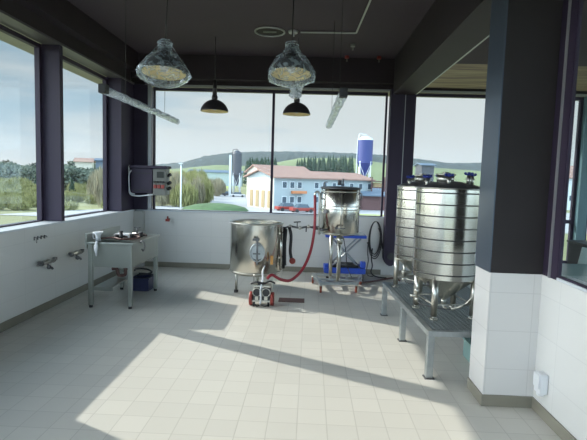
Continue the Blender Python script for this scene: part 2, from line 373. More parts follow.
# ------------------------------------------------------------------ clad column in the back right corner
cl = MB(); cl.box(1.272, 1.50, 7.90, 8.09, .34, ZH)
for q in range(6):
    a0, a1 = q/6*PI/2, (q+1)/6*PI/2
    w0 = .114*math.cos(a1)
    cl.box(1.386-w0, 1.386+w0, 7.905, 8.085, .34-.15*math.sin(a1), .34-.15*math.sin(a0))
o = struct('clad_column', cl, 'frame')
MB().cyl((1.386, 7.90, .36), (1.386, 7.885, .36), .06, n=20).build('end_ring', 'hood', o)
struct('pillar_side', MB().box(XP-.008, XP-.001, YP1, YP2, ZS+.001, ZC-.003), mat('side_reflection_tint', (.085, .11, .15), .35, .5))  # pale blue colour stands in for window reflections on the pillar's left face

# ------------------------------------------------------------------ ceiling fittings
t = empty('ceiling_vent', (-.62, 6.60, ZC), 'round ceiling vent ring above the middle of the room', 'vent')
MB().tube([(.2*math.cos(a), .2*math.sin(a), -.012) for a in [k*PI/16 for k in range(32)]], .012, sub=1, closed=True).build('ring', 'alu', t)
MB().box(-.09, .09, -.012, .012, -.02, -.005).build('slot', 'grey', t)
MB().disc((0, 0, -.004), .19).build('backing', 'black', t)
t = empty('sprinkler_head', (-.30, 6.58, ZC), 'small pale sprinkler disc at the end of the ceiling conduit', 'sprinkler')
MB().cyl((0, 0, -.001), (0, 0, -.03), .07, .06, n=20).build('base', 'alu', t); MB().cyl((0, 0, -.03), (0, 0, -.07), .02, n=10).build('nozzle', 'alu', t)
tag(MB().tube([(-.2, 6.575, ZC-.016), (.53, 6.57, ZC-.016), (.55, 6.55, ZC-.016), (.60, 5.2, ZC-.016), (.62, 4.0, ZC-.016)], .012, sub=1).build('ceiling_conduit', 'alu'), 'thin grey bent conduit running across the dark ceiling', 'conduit')
def detector(x, y, z, lab, mm):
    t = empty('fire_detector', (x, y, z), lab, 'detector')
    MB().cyl((0, 0, -.001), (0, 0, -.04), .035, n=14).build('base', mm, t)
    MB().cyl((0, 0, -.05), (0, 0, -.09), .011, n=8).build('stem', 'grey', t)
p = on_z(353, 44, ZC); detector(p.x, p.y, ZC, 'pale ceiling detector nearest the bend of the conduit', 'grey')
p = on_z(348, 53, ZC-.001)
p = on_y(347, 58, 7.80); detector(p.x, 7.80, ZC, 'left of two red topped detectors at the back ceiling edge', 'redp')
p = on_y(379, 60, 7.80); detector(p.x, 7.80, ZC, 'right of two red topped detectors at the back ceiling edge', 'redp')

# ------------------------------------------------------------------ pendant lamps
def lamp(px, y, zrim, R, lab, wrapseed=None, apex=None):
    g = 'dome pendant lamps wrapped in plastic' if wrapseed else 'bare dome pendant lamps'
    t = empty('pendant_lamp', (px, y, zrim), lab, 'lamp', g)
    H = R*.92
    if wrapseed: t.rotation_euler = (-.13, 0, 0)
    prof = [(R, 0), (R*.99, .02), (R*.93, H*.28), (R*.80, H*.52), (R*.6, H*.72), (R*.36, H*.86), (R*.16, H*.93), (.045, H*.98), (.04, H*1.22), (.02, H*1.26)]
    MB().lathe(prof).build('shade', 'shade', t)
    MB().lathe([(R*.985, .002), (R*.965, .022), (R*.90, H*.27), (R*.77, H*.50), (R*.57, H*.69), (R*.33, H*.82), (.001, H*.88)]).build('reflector', 'cream', t)
    b = MB(); b.ball((0, 0, H*.40), .045, (1, 1, 1.3)); b.cyl((0, 0, H*.45), (0, 0, H*.86), .025); b.build('bulb', 'white', t)
    MB().cyl((0, 0, H*1.25), (0, 0, ZC-zrim-.006), .007, n=8).build('cord', 'shade', t)
    if not wrapseed: MB().cyl((0, 0, H*1.22), (0, 0, H*1.22+.22), .034, .022, n=14).build('neck', 'shade', t)
    if wrapseed:
        # a clear bag pulled over the shade: gathered neck at the top, sagging belly below the rim
        a = apex
        if wrapseed == 3: prof = [(.05, H*a+.03), (.075, H*a), (.06, H*(a-.12)), (.07, H*(a-.45)), (R*.50, H*1.02), (R*.82, H*.70), (R*1.06, H*.30), (R*1.24, -.005), (R*1.12, -.045), (R*.8, -.085), (R*.45, -.115), (R*.15, -.13), (.001, -.125)]
        else: prof = [(.012, H*a+.04), (.03, H*a), (.055, H*(a-.12)), (R*.44, H*(a-.45)), (R*.72, H*.92), (R*1.0, H*.45), (R*1.16, .02), (R*1.14, -.05), (R*.8, -.08), (R*.45, -.10), (R*.15, -.11), (.001, -.11)]
        MB().lathe(prof, n=56, wob=.055, seed=wrapseed).build('plastic_bag', 'wrap', t)
        k = MB(); rd = random.Random(wrapseed)
        for q in range(9):
            an = rd.uniform(0, 6.28); a2 = an+rd.uniform(-.3, .3)
            k.tube([(.045*math.cos(an), .045*math.sin(an), H*a), (R*.5*math.cos(an), R*.5*math.sin(an), H*(a-.42)), (R*1.0*math.cos(a2), R*1.0*math.sin(a2), H*.30), (R*1.13*math.cos(a2), R*1.13*math.sin(a2), -.01)], .0025, n=5, sub=4)
        k.tube([(.06*math.cos(q*.6), .06*math.sin(q*.6), H*a-.02+.002*q) for q in range(21)], .006, n=5, sub=2)
        k.build('bag_folds', 'film', t)
        if wrapseed != 3: MB().lathe([(.075, -.09), (.06, -.13), (.05, -.17), (.06, -.20), (.03, -.225)], (.05, 0, 0), n=20, wob=.12, seed=4).build('bag_tail', 'film', t)
    return t
p = on_y(164, 73.5, 4.5); lamp(p.x, 4.5, p.z, .205, 'plastic wrapped dome pendant lamp near the left windows', 3, 1.52)
p = on_y(291, 74.5, 4.5); lamp(p.x, 4.5, p.z, .19, 'plastic wrapped dome pendant lamp in front of the back window mullion', 8, 1.58)
p = on_y(214.5, 111.5, 6.9); lamp(p.x, 6.9, p.z, .20, 'bare black dome pendant lamp hanging alone before the left back pane')
p = on_y(296.5, 114.5, 6.9); lamp(p.x, 6.9, p.z, .20, 'bare black dome pendant lamp hanging under the wrapped middle lamp')
# a bag tail hanging below the middle wrapped lamp is part of its bag

# ------------------------------------------------------------------ wrapped strip lights
def strip(p0, p1, lab):
    p0, p1 = Vector(p0), Vector(p1); c = (p0+p1)/2; L_ = (p1-p0).length
    an = math.atan2(p1.x-p0.x, p1.y-p0.y)
    t = empty('strip_light', c, lab, 'lamp', 'strip lights wrapped in plastic film', -an)
    t.rotation_euler = (math.atan2(p1.z-p0.z, (Vector((p1.x, p1.y, 0))-Vector((p0.x, p0.y, 0))).length), 0, -an)
    h = L_/2
    MB().box(-.026, .026, -h, h, -.020, .020, .008).build('body', 'white', t)
    MB().box(-.036, .036, -h-.03, -h+.05, -.042, .042, .008).build('end_cap', 'blk', t)
    f = MB(); rd = random.Random(int(L_*100)); n = 22; rings = []
    for k in range(n+1):
        y = -h+.052+(2*h-.03)*k/n; rg = []
        for q in range(12):
            a = 2*PI*q/12; w = rd.uniform(.85, 1.2)
            rg.append(f.bm.verts.new((.043*w*math.cos(a), y, .037*w*math.sin(a)-.004)))
        rings.append(rg)
    f.skin(rings, True, False); f.build('plastic_film', 'film', t)
    for y in (-h*.55, h*.55):
        MB().cyl((0, y, .03), (0, y, ZC-c.z-.01), .0025, n=6).build('hanging_wire', 'blk', t)
strip((-1.95, 4.4, 2.385), (-1.89, 6.6, 2.36), 'long strip light in crumpled plastic hanging by the left corner')
strip((.275, 4.4, 2.40), (.225, 6.5, 2.34), 'long strip light in crumpled plastic hanging right of the middle lamps')

# ------------------------------------------------------------------ corner control box
t = empty('control_box', (-2.65, 7.85, 1.52), 'dark control cabinet with switch panel hung on the corner post', 'control panel')
o = MB().box(-.31, .05, -.14, .10, -.22, .19, .01).build('cabinet', 'frame', t)
for z_ in (-.18, .10): MB().box(-.27, .03, -.145, -.139, z_, z_+.015).build('groove', 'blk', o)
MB().box(-.33, .29, -.17, .10, .19, .235, .006).build('top_cover', 'frame', t)
o = MB().box(.052, .27, -.13, .08, -.25, .188, .008).build('switch_panel', 'grey', t)
MB().box(.12, .235, -.137, -.131, .04, .14).build('display', 'screen', o)
for k in range(4): MB().cyl((.085+k*.05, -.131, -.03), (.085+k*.05, -.165, -.03), .017, n=12).build('knob', 'blk', o)
for k in range(3): MB().box(.068+k*.064, .12+k*.064, -.150, -.131, -.135, -.075, .006).build('switch', 'redp', o)
for k, z in enumerate((.07, -.06, -.15)):
    MB().cyl((.271, -.03, z), (.325, -.05, z+.03), .026, n=10).build('cable_socket', 'blk', t)
MB().tube([(-.34, -.10, .235), (-.35, -.12, .18), (-.345, -.12, -.10), (-.33, -.12, -.24), (-.20, -.13, -.27), (-.02, -.13, -.25), (.08, -.10, -.24)], .011).tube([(-.30, -.15, .15), (-.345, -.14, .05), (-.32, -.15, -.20), (-.24, -.15, -.24)], .010).build('cable', 'white', t)
MB().box(-.2, -.10, .10, .168, -.05, .05).build('wall_bracket', 'frame', t)

# ------------------------------------------------------------------ taps, hooks, socket on the walls
def mixer(y, z, lab):
    t = empty('wall_tap', (XL, y, z), lab, 'tap', 'mixer taps on the left tiled wall')
    b = MB()
    for s in (-1, 1): b.cyl((0.001, s*.075, 0), (.05, s*.075, 0), .024, n=12)
    b.cyl((.05, -.11, .004), (.05, .11, .004), .022, n=12); b.build('body', 'steel', t)
    for s in (-1, 1): MB().cyl((.05, s*.11, .004), (.05, s*.15, .008), .027, .024, n=10).box(.03, .07, s*.155-.02, s*.155+.02, .0, .035, .004).build('handle', 'dlid', t)
    MB().tube([(.05, 0, 0), (.055, 0, -.04), (.07, 0, -.06), (.10, 0, -.062), (.108, 0, -.08)], .013).build('spout', 'dlid', t)
    MB().ball((.065, 0, -.055), .026).build('joint', 'dlid', t)
p = on_x(46, 264, XL+.03); mixer(p.y, p.z+.02, 'double handled wall tap nearer the camera on left wall')
p = on_x(75, 255, XL+.03); mixer(p.y, p.z+.02, 'double handled wall tap closer to the steel sink')
for k, lab in enumerate(('leftmost small hook with the long drop in row on left wall', 'second small hook from the left in row on left wall', 'third small hook from the left in row on left wall', 'rightmost small hook in row on left wall')):
    p = on_x(34+k*3.4, 238.5-k*.6, XL)
    t = empty('wall_hook', (XL, p.y, p.z), lab, 'hook', 'small hooks in a row on the left wall')
    MB().box(.001, .008, -.008, .008, -.02, .02).build('plate', 'dlid', t)
    MB().tube([(.008, 0, .01), (.03, 0, .008), (.03, 0, -.005-(.045 if k == 0 else 0))], .004, sub=3).build('pin', 'dlid', t)
p = on_y(169, 219, YB)
t = empty('wall_valve', (p.x, YB, p.z), 'small red handled valve on the back tiled wall', 'valve')
MB().cyl((0, -.001, 0), (0, -.07, 0), .022, n=12).build('body', 'steel', t); MB().box(-.035, .035, -.10, -.07, -.035, .01, .006).cyl((0, -.07, 0), (0, -.08, .05), .014, n=8).build('handle', 'redp', t)
p = on_x(541, 382, XR-.03)
t = empty('wall_socket', (XR, p.y, p.z), 'white surface mounted socket on the right tiled wall', 'socket')
MB().box(-.055, -.001, -.045, .045, -.075, .065, .010).build('housing', 'white', t)
MB().box(-.066, -.056, -.040, .040, -.035, .060, .004).build('cover_flap', 'white', t)
MB().box(-.05, -.012, -.018, .018, -.095, -.076, .004).build('cable_gland', 'white', t)

# ------------------------------------------------------------------ stainless sink and the things on it
t = empty('steel_sink', (-2.37, 5.98, 0), 'freestanding stainless steel sink on legs by the left wall', 'sink')
X0, X1, Y0, Y1, ZT, ZB = -.225, .285, -.52, .43, .79, .505
b = MB(); w = .012
b.box(X0, X1, Y0, Y0+w, ZB, ZT-.03).box(X0, X1, Y1-w, Y1, ZB, ZT-.03).box(X0, X0+w, Y0+w, Y1-w, ZB, ZT-.03).box(X1-w, X1, Y0+w, Y1-w, ZB, ZT-.03).box(X0, X1, Y0, Y1, ZB-.012, ZB)
b.build('basin', 'steels', t)
b = MB(); b.box(X0-.02, X1+.02, Y0-.02, Y0+.05, ZT-.03, ZT, .006).box(X0-.02, X1+.02, Y1-.05, Y1+.02, ZT-.03, ZT, .006).box(X0-.02, X0+.05, Y0+.05, Y1-.05, ZT-.03, ZT, .006).box(X1-.05, X1+.02, Y0+.05, Y1-.05, ZT-.03, ZT, .006)
b.build('rim', 'steels', t)
MB().box(X0-.04, X0-.022, Y0-.02, Y1+.02, ZT-.08, ZT+.10, .004).build('backsplash', 'steels', t)
MB().box(X0+.051, X1-.051, Y0+.30, Y1-.06, ZT-.028, ZT-.012).build('drainer', 'steels', t)
for sx in (X0+.012, X1-.022):
    for sy in (Y0-.004, Y1-.03):
        l = MB().box(sx-.022, sx+.026, sy-.014, sy+.034, .03, ZT-.031, .004).build('leg', 'steels', t)
        MB().cyl((sx, sy+.01, 0), (sx, sy+.01, .03), .022, n=12).build('foot', 'blk', l)
MB().box(X0+.04, X1-.25, Y0+.02, Y1-.04, .235, .25, .003).box(X0+.04, X1-.25, Y0+.02, Y0+.05, .20, .235).build('lower_shelf', 'steels', t)
MB().cyl((.0, .0, ZB-.015), (.0, .0, ZB-.10), .03, n=12).tube([(0, 0, ZB-.10), (.0, .0, ZB-.2), (-.09, .02, ZB-.22), (-.12, .02, ZB-.14), (-.18, .02, ZB-.14)], .022).build('drain_pipe', 'brown', t)
MB().tube([(.305, -.30, ZT-.02), (.34, -.30, ZT-.0), (.36, -.30, ZT-.06), (.345, -.30, ZT-.12), (.32, -.29, ZT-.10)], .010).build('hanging_clamp', 'dlid', t)
# on the sink
sx, sy, sz = -2.37, 5.96, .79
t = empty('measuring_jug', (sx-.165, sy-.40, sz), 'white plastic jug standing on the near left sink corner', 'jug')
MB().lathe([(.001, .002), (.036, .002), (.028, .04), (.034, .075), (.062, .11), (.058, .112), (.030, .075), (.025, .04), (.03, .008), (.001, .008)], n=24).build('body', 'white', t)
MB().tube([(-.045, .02, .09), (-.075, .03, .08), (-.07, .03, .03), (-.03, .01, .025)], .007).build('handle', 'white', t)
b = MB(); rg = []
for k in range(9):
    z = .015-.17*max(0, k-2)/6; y = -.05-.022*min(k, 2)-.003*k; wd = .026-.001*k
    rg.append([b.bm.verts.new((-wd+.012*math.sin(k), y-.006, z)), b.bm.verts.new((0+.01*math.sin(k*1.7), y-.016, z)), b.bm.verts.new((wd*.8, y-.006, z)), b.bm.verts.new((0, y+.004, z))])
b.skin(rg); tag(b.build('cleaning_cloth', 'white', None, (sx-.115, sy-.438, sz)), 'white cloth hanging over the near edge of the sink', 'cloth')
labs = ['black clamp fitting on sink rim nearest the white jug', 'upright black fitting on the sink beside the rag', 'squat black fitting in the middle of the sink', 'black fitting at the far side of the sink drainer']
for k, (dx, dy, hh, rr) in enumerate([(-.06, -.10, .045, .03), (.02, -.16, .10, .02), (.10, -.02, .05, .03), (.14, .20, .05, .025)]):
    t = empty('pipe_fitting', (sx+dx, sy+dy, sz-.012), labs[k], 'fitting', 'loose black fittings lying on the sink')
    MB().cyl((0, 0, 0), (0, 0, hh), rr, n=12).cyl((0, 0, hh*.5), (rr+.03, 0, hh*.5), rr*.5, n=10).build('body', 'blk', t)
    MB().cyl((0, 0, hh), (0, 0, hh+.015), rr*1.25, n=12).build('collar', 'dlid' if k != 1 else 'blk', t)
tag(MB().tube([(-.22, -.2, .0), (-.1, -.12, .005), (.06, -.2, .0), (.2, -.05, .0), (.12, .12, .0), (-.05, .05, .0), (-.1, .25, .0), (.1, .33, .0), (.2, .25, .0)], .011).build('rubber_hose', 'brown', None, (sx, sy, sz+.004)), 'thin brown hose curled across the top of the sink', 'hose')
tag(MB().box(-.10, .10, -.06, .06, 0, .05, .012).build('white_tray', 'white', None, (sx-.06, sy+.12, sz-.011)), 'small white tray lying on the sink drainer', 'tray')
t = empty('drip_tap', (sx-.02, sy+.33, sz-.012), 'steel tap lying at the far end of the sink top', 'tap')
MB().cyl((0, 0, .02), (.14, .02, .02), .018, n=10).build('body', 'steel', t); MB().cyl((.06, .01, .02), (.06, .01, .10), .012, n=8).box(.02, .10, 0, .02, .10, .115).build('handle', 'dlid', t)
# below the sink
t = empty('plastic_crate', (-2.33, 6.50, 0), 'dark blue plastic crate standing on the floor under the sink', 'crate')
t.scale = (.85, .85, .85)
b = MB(); b.box(-.17, .17, -.2, .2, 0, .012).box(-.17, .17, -.2, -.188, .012, .20).box(-.17, .17, .188, .2, .012, .20).box(-.17, -.158, -.188, .188, .012, .20).box(.158, .17, -.188, .188, .012, .20)
b.build('body', 'blue', t); MB().box(-.18, .18, -.21, -.2, .19, .21).box(-.18, .18, .2, .21, .19, .21).box(-.18, -.17, -.2, .2, .19, .21).box(.17, .18, -.2, .2, .19, .21).build('rim', 'blue', t)
b = MB(); rd = random.Random(4)
b.tube([(.11*math.cos(k*.7)+rd.uniform(-.02, .02), .13*math.sin(k*.7)+rd.uniform(-.02, .02), .02+.0075*k) for k in range(34)], .013, n=6, sub=4)
tag(b.build('coiled_cable', 'blk', None, (-2.325, 6.50, .013)), 'tangled black cable heaped in the blue crate under the sink', 'cable')

# ------------------------------------------------------------------ open mash tun
TX, TY = -.74, 6.66
t = empty('mash_tun', (TX, TY, 0), 'wide open topped steel tun on short legs in mid room', 'tank')
R = .37
o = MB().lathe([(R-.012, .97), (R-.012, .28), (.001, .265), (.001, .245), (.10, .245), (R-.03, .26), (R, .29), (R, .97)], n=64).build('shell', 'steelv', t)
MB().tube([(R*math.cos(a), R*math.sin(a), .975) for a in [k*PI/24 for k in range(48)]], .013, sub=1, closed=True).build('rim', 'steel', t)
MB().tube([((R+.004)*math.cos(a), (R+.004)*math.sin(a), .30) for a in [k*PI/24 for k in range(48)]], .007, sub=1, closed=True).build('weld_band', 'steel', t)
for a in (3.76, 5.3, 1.6):
    x, y = (R-.06)*math.cos(a), (R-.06)*math.sin(a)
    l = MB().cyl((x, y, .035), (x, y, .30), .020, n=12).build('leg', 'steel', t); MB().cyl((x, y, 0), (x, y, .035), .03, n=12).build('foot', 'blk', l)
fx, fy = .055, -R
o = MB(); 
o.tube([(fx+.095*math.cos(a), fy-.012, .60+.12*math.sin(a)) for a in [k*PI/14 for k in range(28)]], .012, sub=1, closed=True)
o.cyl((fx, fy+.02, .60), (fx, fy-.012, .60), .095, n=28); d = o.build('manway_door', 'galv', t)
MB().box(fx-.012, fx+.012, fy-.045, fy-.025, .44, .76, .004).cyl((fx, fy-.04, .60), (fx, fy-.10, .60), .012, n=8).box(fx-.05, fx+.05, fy-.11, fy-.10, .59, .61).build('door_clamp', 'dlid', d)
MB().cyl((fx+.0, fy+.01, .78), (fx+.0, fy-.06, .78), .026, n=12).box(fx-.06, fx+.02, fy-.08, fy-.06, .77, .80).build('sample_valve', 'dlid', t)
for a, c in ((-.45, 'steelv'), (-.15, 'blk')):
    x, y = (R+.03)*math.cos(a), (R+.03)*math.sin(a)
    MB().cyl((x, y, .34), (x, y, .93), .016 if c == 'steelv' else .022, n=10).box(x-.03, x+.01, y-.01, y+.01, .5, .52).box(x-.03, x+.01, y-.01, y+.01, .84, .86).build('side_pipe' if c == 'steelv' else 'sleeve_pipe', c, t)
o = MB().box(R-.14, R-.10, -R+.02, -R+.035, .44, .56).build('tag_plate', 'yellow', t)
o = MB().tube([(R+.02, .02, .90), (R+.10, .03, .93), (R+.24, .06, .91), (R+.36, .10, .93), (R+.46, .14, .90)], .014).build('transfer_pipe', 'dlid', t)
for q_ in ((R+.10, .03, .93), (R+.24, .06, .91), (R+.36, .10, .93)): MB().ball(q_, .028).build('pipe_joint', 'steel', o)
MB().cyl((R+.20, .05, .93), (R+.20, .05, .99), .007, n=6).cyl((R+.15, .05, .99), (R+.25, .05, 1.0), .009, n=6).build('valve_lever', 'blk', o)
MB().cyl((R+.33, .10, .92), (R+.33, .05, .86), .008, n=6).build('drain_lever', 'blk', o)
b = MB().tube([(R+.09, .0, .92), (R+.12, -.02, .80), (R+.115, -.03, .60), (R+.13, -.04, .50), (R+.15, -.05, .42)], .022).tube([(R+.05, -.03, .90), (R+.04, -.05, .70), (R+.045, -.05, .44), (R+.05, -.06, .38)], .018)
o = b.build('drop_hose', 'blk', t); MB().ball((R+.15, -.06, .45), .045, (1, .7, 1)).build('hose_grip', 'redp', o)

# ------------------------------------------------------------------ pump
PX, PY = -.57, 5.86
t = empty('transfer_pump', (PX, PY, 0), 'small dark transfer pump with red wheels in front of the tun', 'pump')
MB().box(-.13, .13, -.07, .13, .055, .075, .004).build('base_plate', 'steel', t)
for s in (-1, 1): MB().cyl((s*.115, .0, .085), (s*.155, .0, .085), .085, n=20).build('wheel', 'redp', t)
for s in (-1, 1):
    h = MB().cyl((s*.058, -.05, .175), (s*.058, .10, .175), .055, n=18).cyl((s*.058, -.06, .10), (s*.058, .08, .10), .05, n=18).build('pump_head', 'hood', t)
    MB().tube([(s*.058+.052*math.cos(a), -.055, .175+.052*math.sin(a)) for a in [k*PI/9 for k in range(18)]], .006, sub=1, closed=True).box(s*.058-.02, s*.058+.02, -.068, -.06, .08, .12).build('clamp_ring', 'steel', h)
MB().box(-.115, .115, -.05, .08, .236, .262, .008).cyl((0, 0, .262), (0, 0, .30), .03, n=12).build('manifold', 'steel', t)
MB().tube([(-.12, .1, .07), (-.12, .12, .30), (-.10, .12, .36), (.10, .12, .36), (.12, .12, .30), (.12, .1, .07)], .010).build('carry_frame', 'steel', t)
MB().tube([(-.01, -.08, .02), (-.005, -.075, .12), (-.01, -.06, .22), (0, -.02, .29), (.01, .0, .34), (.0, .04, .42), (.01, .2, .46)], .012).build('hose', 'white', t)
b = MB(); rd = random.Random(2)
b.tube([(-.09+.02*k, -.09+.012*math.sin(k*2.1), .018+.008*math.cos(k*1.4)) for k in range(10)], .007, n=6); b.build('mains_cable', 'blk', t); b = MB()
b.tube([(-.14, .0, .27), (-.06, -.03, .30), (.03, -.02, .285), (.10, -.01, .31), (.16, .03, .28)], .012); b.build('cable', 'blk', t)
MB().box(-.05, .01, -.04, .02, .262, .30, .006).build('switch_box', 'blk', t)
# feet of the base plate
for s in (-1, 1): MB().cyl((s*.09, -.05, 0), (s*.09, -.05, .055), .014, n=8).build('foot', 'blk', t)

# red hose from the kettle to the pump
KX_ = .445
pts = [Vector((KX_-.375, 6.78, 1.38)), on_y(315, 215, 6.72), on_y(314, 233, 6.68), on_y(310, 253, 6.55), on_y(302, 270, 6.4), on_y(291, 280, 6.2), on_y(281, 279.5, 6.08), on_y(272, 275, 5.98), Vector((PX+.06, PY+.06, .33))]
tag(MB().tube(pts, .020, n=10).build('red_hose', 'red'), 'long red hose drooping from the kettle down to the pump', 'hose')
tag(MB().box(-.17, .17, -.10, .10, .001, .008).build('floor_drain', 'brown', None, (-.20, 6.14, 0)), 'dark rectangular drain grate in the floor right of the pump', 'drain')

# ------------------------------------------------------------------ brew kettle on a castored stand
KX, KY = .445, 6.92
t = empty('brew_kettle', (KX, KY, 0), 'upright steel kettle on a castored stand before the back window', 'kettle')
R = .283; zb, zt = .825, 1.475
MB().lathe([(.001, zb-.03), (.10, zb-.03), (R-.03, zb-.006), (R, zb+.02), (R, zt), (R-.01, zt+.008), (.001, zt+.008)], n=56).build('shell', 'steelv', t)
for z in (zb+.02, 1.19, 1.235, zt-.03): MB().tube([((R+.003)*math.cos(a), (R+.003)*math.sin(a), z) for a in [k*PI/24 for k in range(48)]], .007, sub=1, closed=True).build('band', 'steel', t)
l = MB().lathe([(R+.012, zt+.008), (R+.016, zt+.022), (R-.01, zt+.034), (R*.6, zt+.040), (R*.2, zt+.045), (.001, zt+.046)], n=48).build('lid', 'dlid', t)
MB().cyl((-.02, 0, zt+.06), (-.02, 0, zt+.13), .03, n=12).cyl((.03, -.02, zt+.05), (.03, -.02, zt+.16), .012, n=8).build('lid_port', 'dlid', l)
MB().tube([(-.24, -.05, zt+.03), (-.24, -.05, zt+.09), (-.2, -.03, zt+.1)], .009).build('lid_knob', 'dlid', l)
MB().cyl((.0, -R-.012, zt-.06), (.0, -R-.012, zb+.02), .010, n=10).cyl((0, -R+.01, 1.4), (0, -R-.012, 1.4), .010, n=8).cyl((0, -R+.01, .9), (0, -R-.012, .9), .010, n=8).build('sight_tube', 'steel', t)
MB().tube([(-R-.0, -.12, .84), (-R-.022, -.14, .87), (-R-.022, -.14, 1.30), (-R-.028, -.14, 1.40), (-R-.058, -.14, 1.435), (-R-.088, -.14, 1.41), (-R-.092, -.14, 1.37)], .016).build('riser_pipe', 'steel', t)
b = MB().cyl((-R+.02, -.12, .90), (-R-.09, -.16, .90), .016, n=10).cyl((-R+.10, -.235, .905), (-R-.0, -.27, .90), .014, n=8).box(-R-.12, -R-.02, -.19, -.17, .93, .945).cyl((-R-.05, -.15, .90), (-R-.05, -.16, .94), .012, n=8)
b.build('outlet_valve', 'dlid', t)
MB().cyl((-.06, -R+.01, .935), (-.06, -R-.05, .935), .018, n=10).box(-.07, .06, -R-.06, -R-.05, .93, .945).build('thermometer_port', 'dlid', t)
MB().cyl((-.20, -.19, 1.16), (-.225, -.235, 1.16), .030, n=14).build('gauge', 'dlid', t)
for a in (-2.7, -.4):
    x, y = R*math.cos(a), R*math.sin(a)
    MB().tube([(x, y, 1.42), (x*1.12, y*1.12, 1.42), (x*1.12, y*1.12, 1.34), (x, y, 1.34)], .009, sub=3).build('lifting_lug', 'dlid', t)
ZF = .15
for (x, y) in ((-.005, -.20), (-.10, .17), (.03, .20)):
    MB().cyl((x, y, ZF), (x, y, zb-.005), .026, n=14).build('leg', 'steel', t)
MB().cyl((0, -.20, .70), (0, -.20, .80), .04, .055, n=14).build('leg_collar', 'steel', t)
cs = [(-.25, -.30), (.26, -.22), (.38, .33), (-.36, .30)]
fr = MB()
for i in range(4):
    a, b_ = Vector(cs[i]), Vector(cs[(i+1) % 4]); d = (b_-a).normalized(); nn = Vector((-d.y, d.x))*.022; a = a-d*.02; b_ = b_+d*.02
    fr.prism([a-nn, b_-nn, b_+nn, a+nn], ZF-.028+.001*i, ZF+.008+.001*i)
fr.build('base_frame', 'galv', t)
MB().box(-.02, .015, -.26, -.02, ZF-.02, ZF+.01).box(-.12, -.08, .0, .31, ZF-.02, ZF+.01).box(.13, .17, .0, .31, ZF-.02, ZF+.01).box(-.36, .36, -.03, .01, ZF-.02, ZF+.0).build('cross_bar', 'galv', t)
for (x, y) in cs:
    c_ = MB().cyl((x, y, ZF-.03), (x, y, .10), .018, n=10).box(x-.022, x+.022, y-.01, y+.03, .06, .11).build('caster_fork', 'steel', t)
    MB().cyl((x-.015, y+.02, .054), (x+.015, y+.02, .054), .054, n=18).build('caster_wheel', 'wheel', c_)
MB().tube([(.05, -.22, .80), (.09, -.2, .60), (.12, -.12, .40), (.16, -.1, .28), (.2, -.1, .2)], .006).build('probe_cable', 'blk', t)

# ------------------------------------------------------------------ blue scissor lift trolley
t = empty('lift_trolley', (.59, 7.62, 0), 'bright blue scissor lift trolley standing behind the kettle', 'trolley')
MB().box(-.33, .33, -.20, .22, .13, .22, .012).build('base', 'bluep', t)
MB().box(-.325, .325, -.20, .22, .70, .745, .010).build('top_frame', 'bluep', t)
MB().box(-.30, .30, -.19, .21, .746, .762, .004).build('top_sheet', 'galv', t)
for y in (-.15, .17):
    MB().cyl((-.27, y, .18), (.24, y, .69), .014, n=8).build('scissor_arm', 'galv', t)
    MB().cyl((.27, y+.03, .18), (-.24, y+.03, .69), .014, n=8).build('scissor_arm', 'galv', t)
MB().box(.25, .33, -.17, -.05, .221, .32, .012).build('foot_pedal', 'bluep', t)
MB().box(-.32, -.26, -.17, -.08, .221, .27, .01).build('stop_block', 'bluep', t)
MB().box(-.22, .22, -.16, .16, .222, .26, .01).build('hydraulic_unit', 'blk', t)
for x in (-.27, .27):
    for y in (-.14, .16):
        MB().cyl((x-.02, y, .06), (x+.02, y, .06), .06, n=16).box(x-.025, x+.025, y-.02, y+.02, .06, .13).build('wheel', 'blk', t)

# ------------------------------------------------------------------ black hoses hanging on the back wall
t = empty('hose_coil', (1.13, 8.06, .92), 'black hose coil hanging on the back wall beside the clad post', 'hose')
b = MB(); rd = random.Random(5)
for k in range(3):
    w_, h_ = .085+.012*k, .28+.02*k; oz = rd.uniform(-.02, .02)
    b.tube([(w_*math.sin(a), -.02-.016*k, -h_+h_*math.cos(a)+oz) for a in [q*PI/10 for q in range(20)]], .008, n=6, sub=2, closed=True)
b.build('loops', 'blk', t)
MB().cyl((0, .04, 0), (0, -.08, .0), .012, n=8).build('peg', 'steel', t)
MB().tube([(-.04, -.05, -.45), (-.05, -.05, -.62), (-.03, -.06, -.75), (-.05, -.08, -.86), (.02, -.2, -.905), (.18, -.28, -.905)], .010).tube([(.05, -.05, -.1), (.10, -.05, -.25), (.13, -.05, -.45)], .010).build('tail', 'blk', t)
tag(MB().tube([(0, 0, .55), (-.005, -.03, .40), (.01, -.04, .25), (-.01, -.05, .10), (0, -.10, .014), (.08, -.2, .014)], .009).cyl((0, .02, .55), (0, -.02, .55), .02, n=10).build('thin_hose', 'dlid', None, (1.02, 8.07, 0)), 'thin dark hose dropping down the back wall below the coil', 'hose')
tag(MB().tube([(.80, 7.30, .016), (.98, 7.42, .016), (1.15, 7.55, .016), (1.30, 7.70, .016), (1.42, 7.78, .016), (1.5, 7.6, .016)], .014).build('floor_hose', 'brown'), 'brown red hose lying on the floor below the clad post', 'hose')

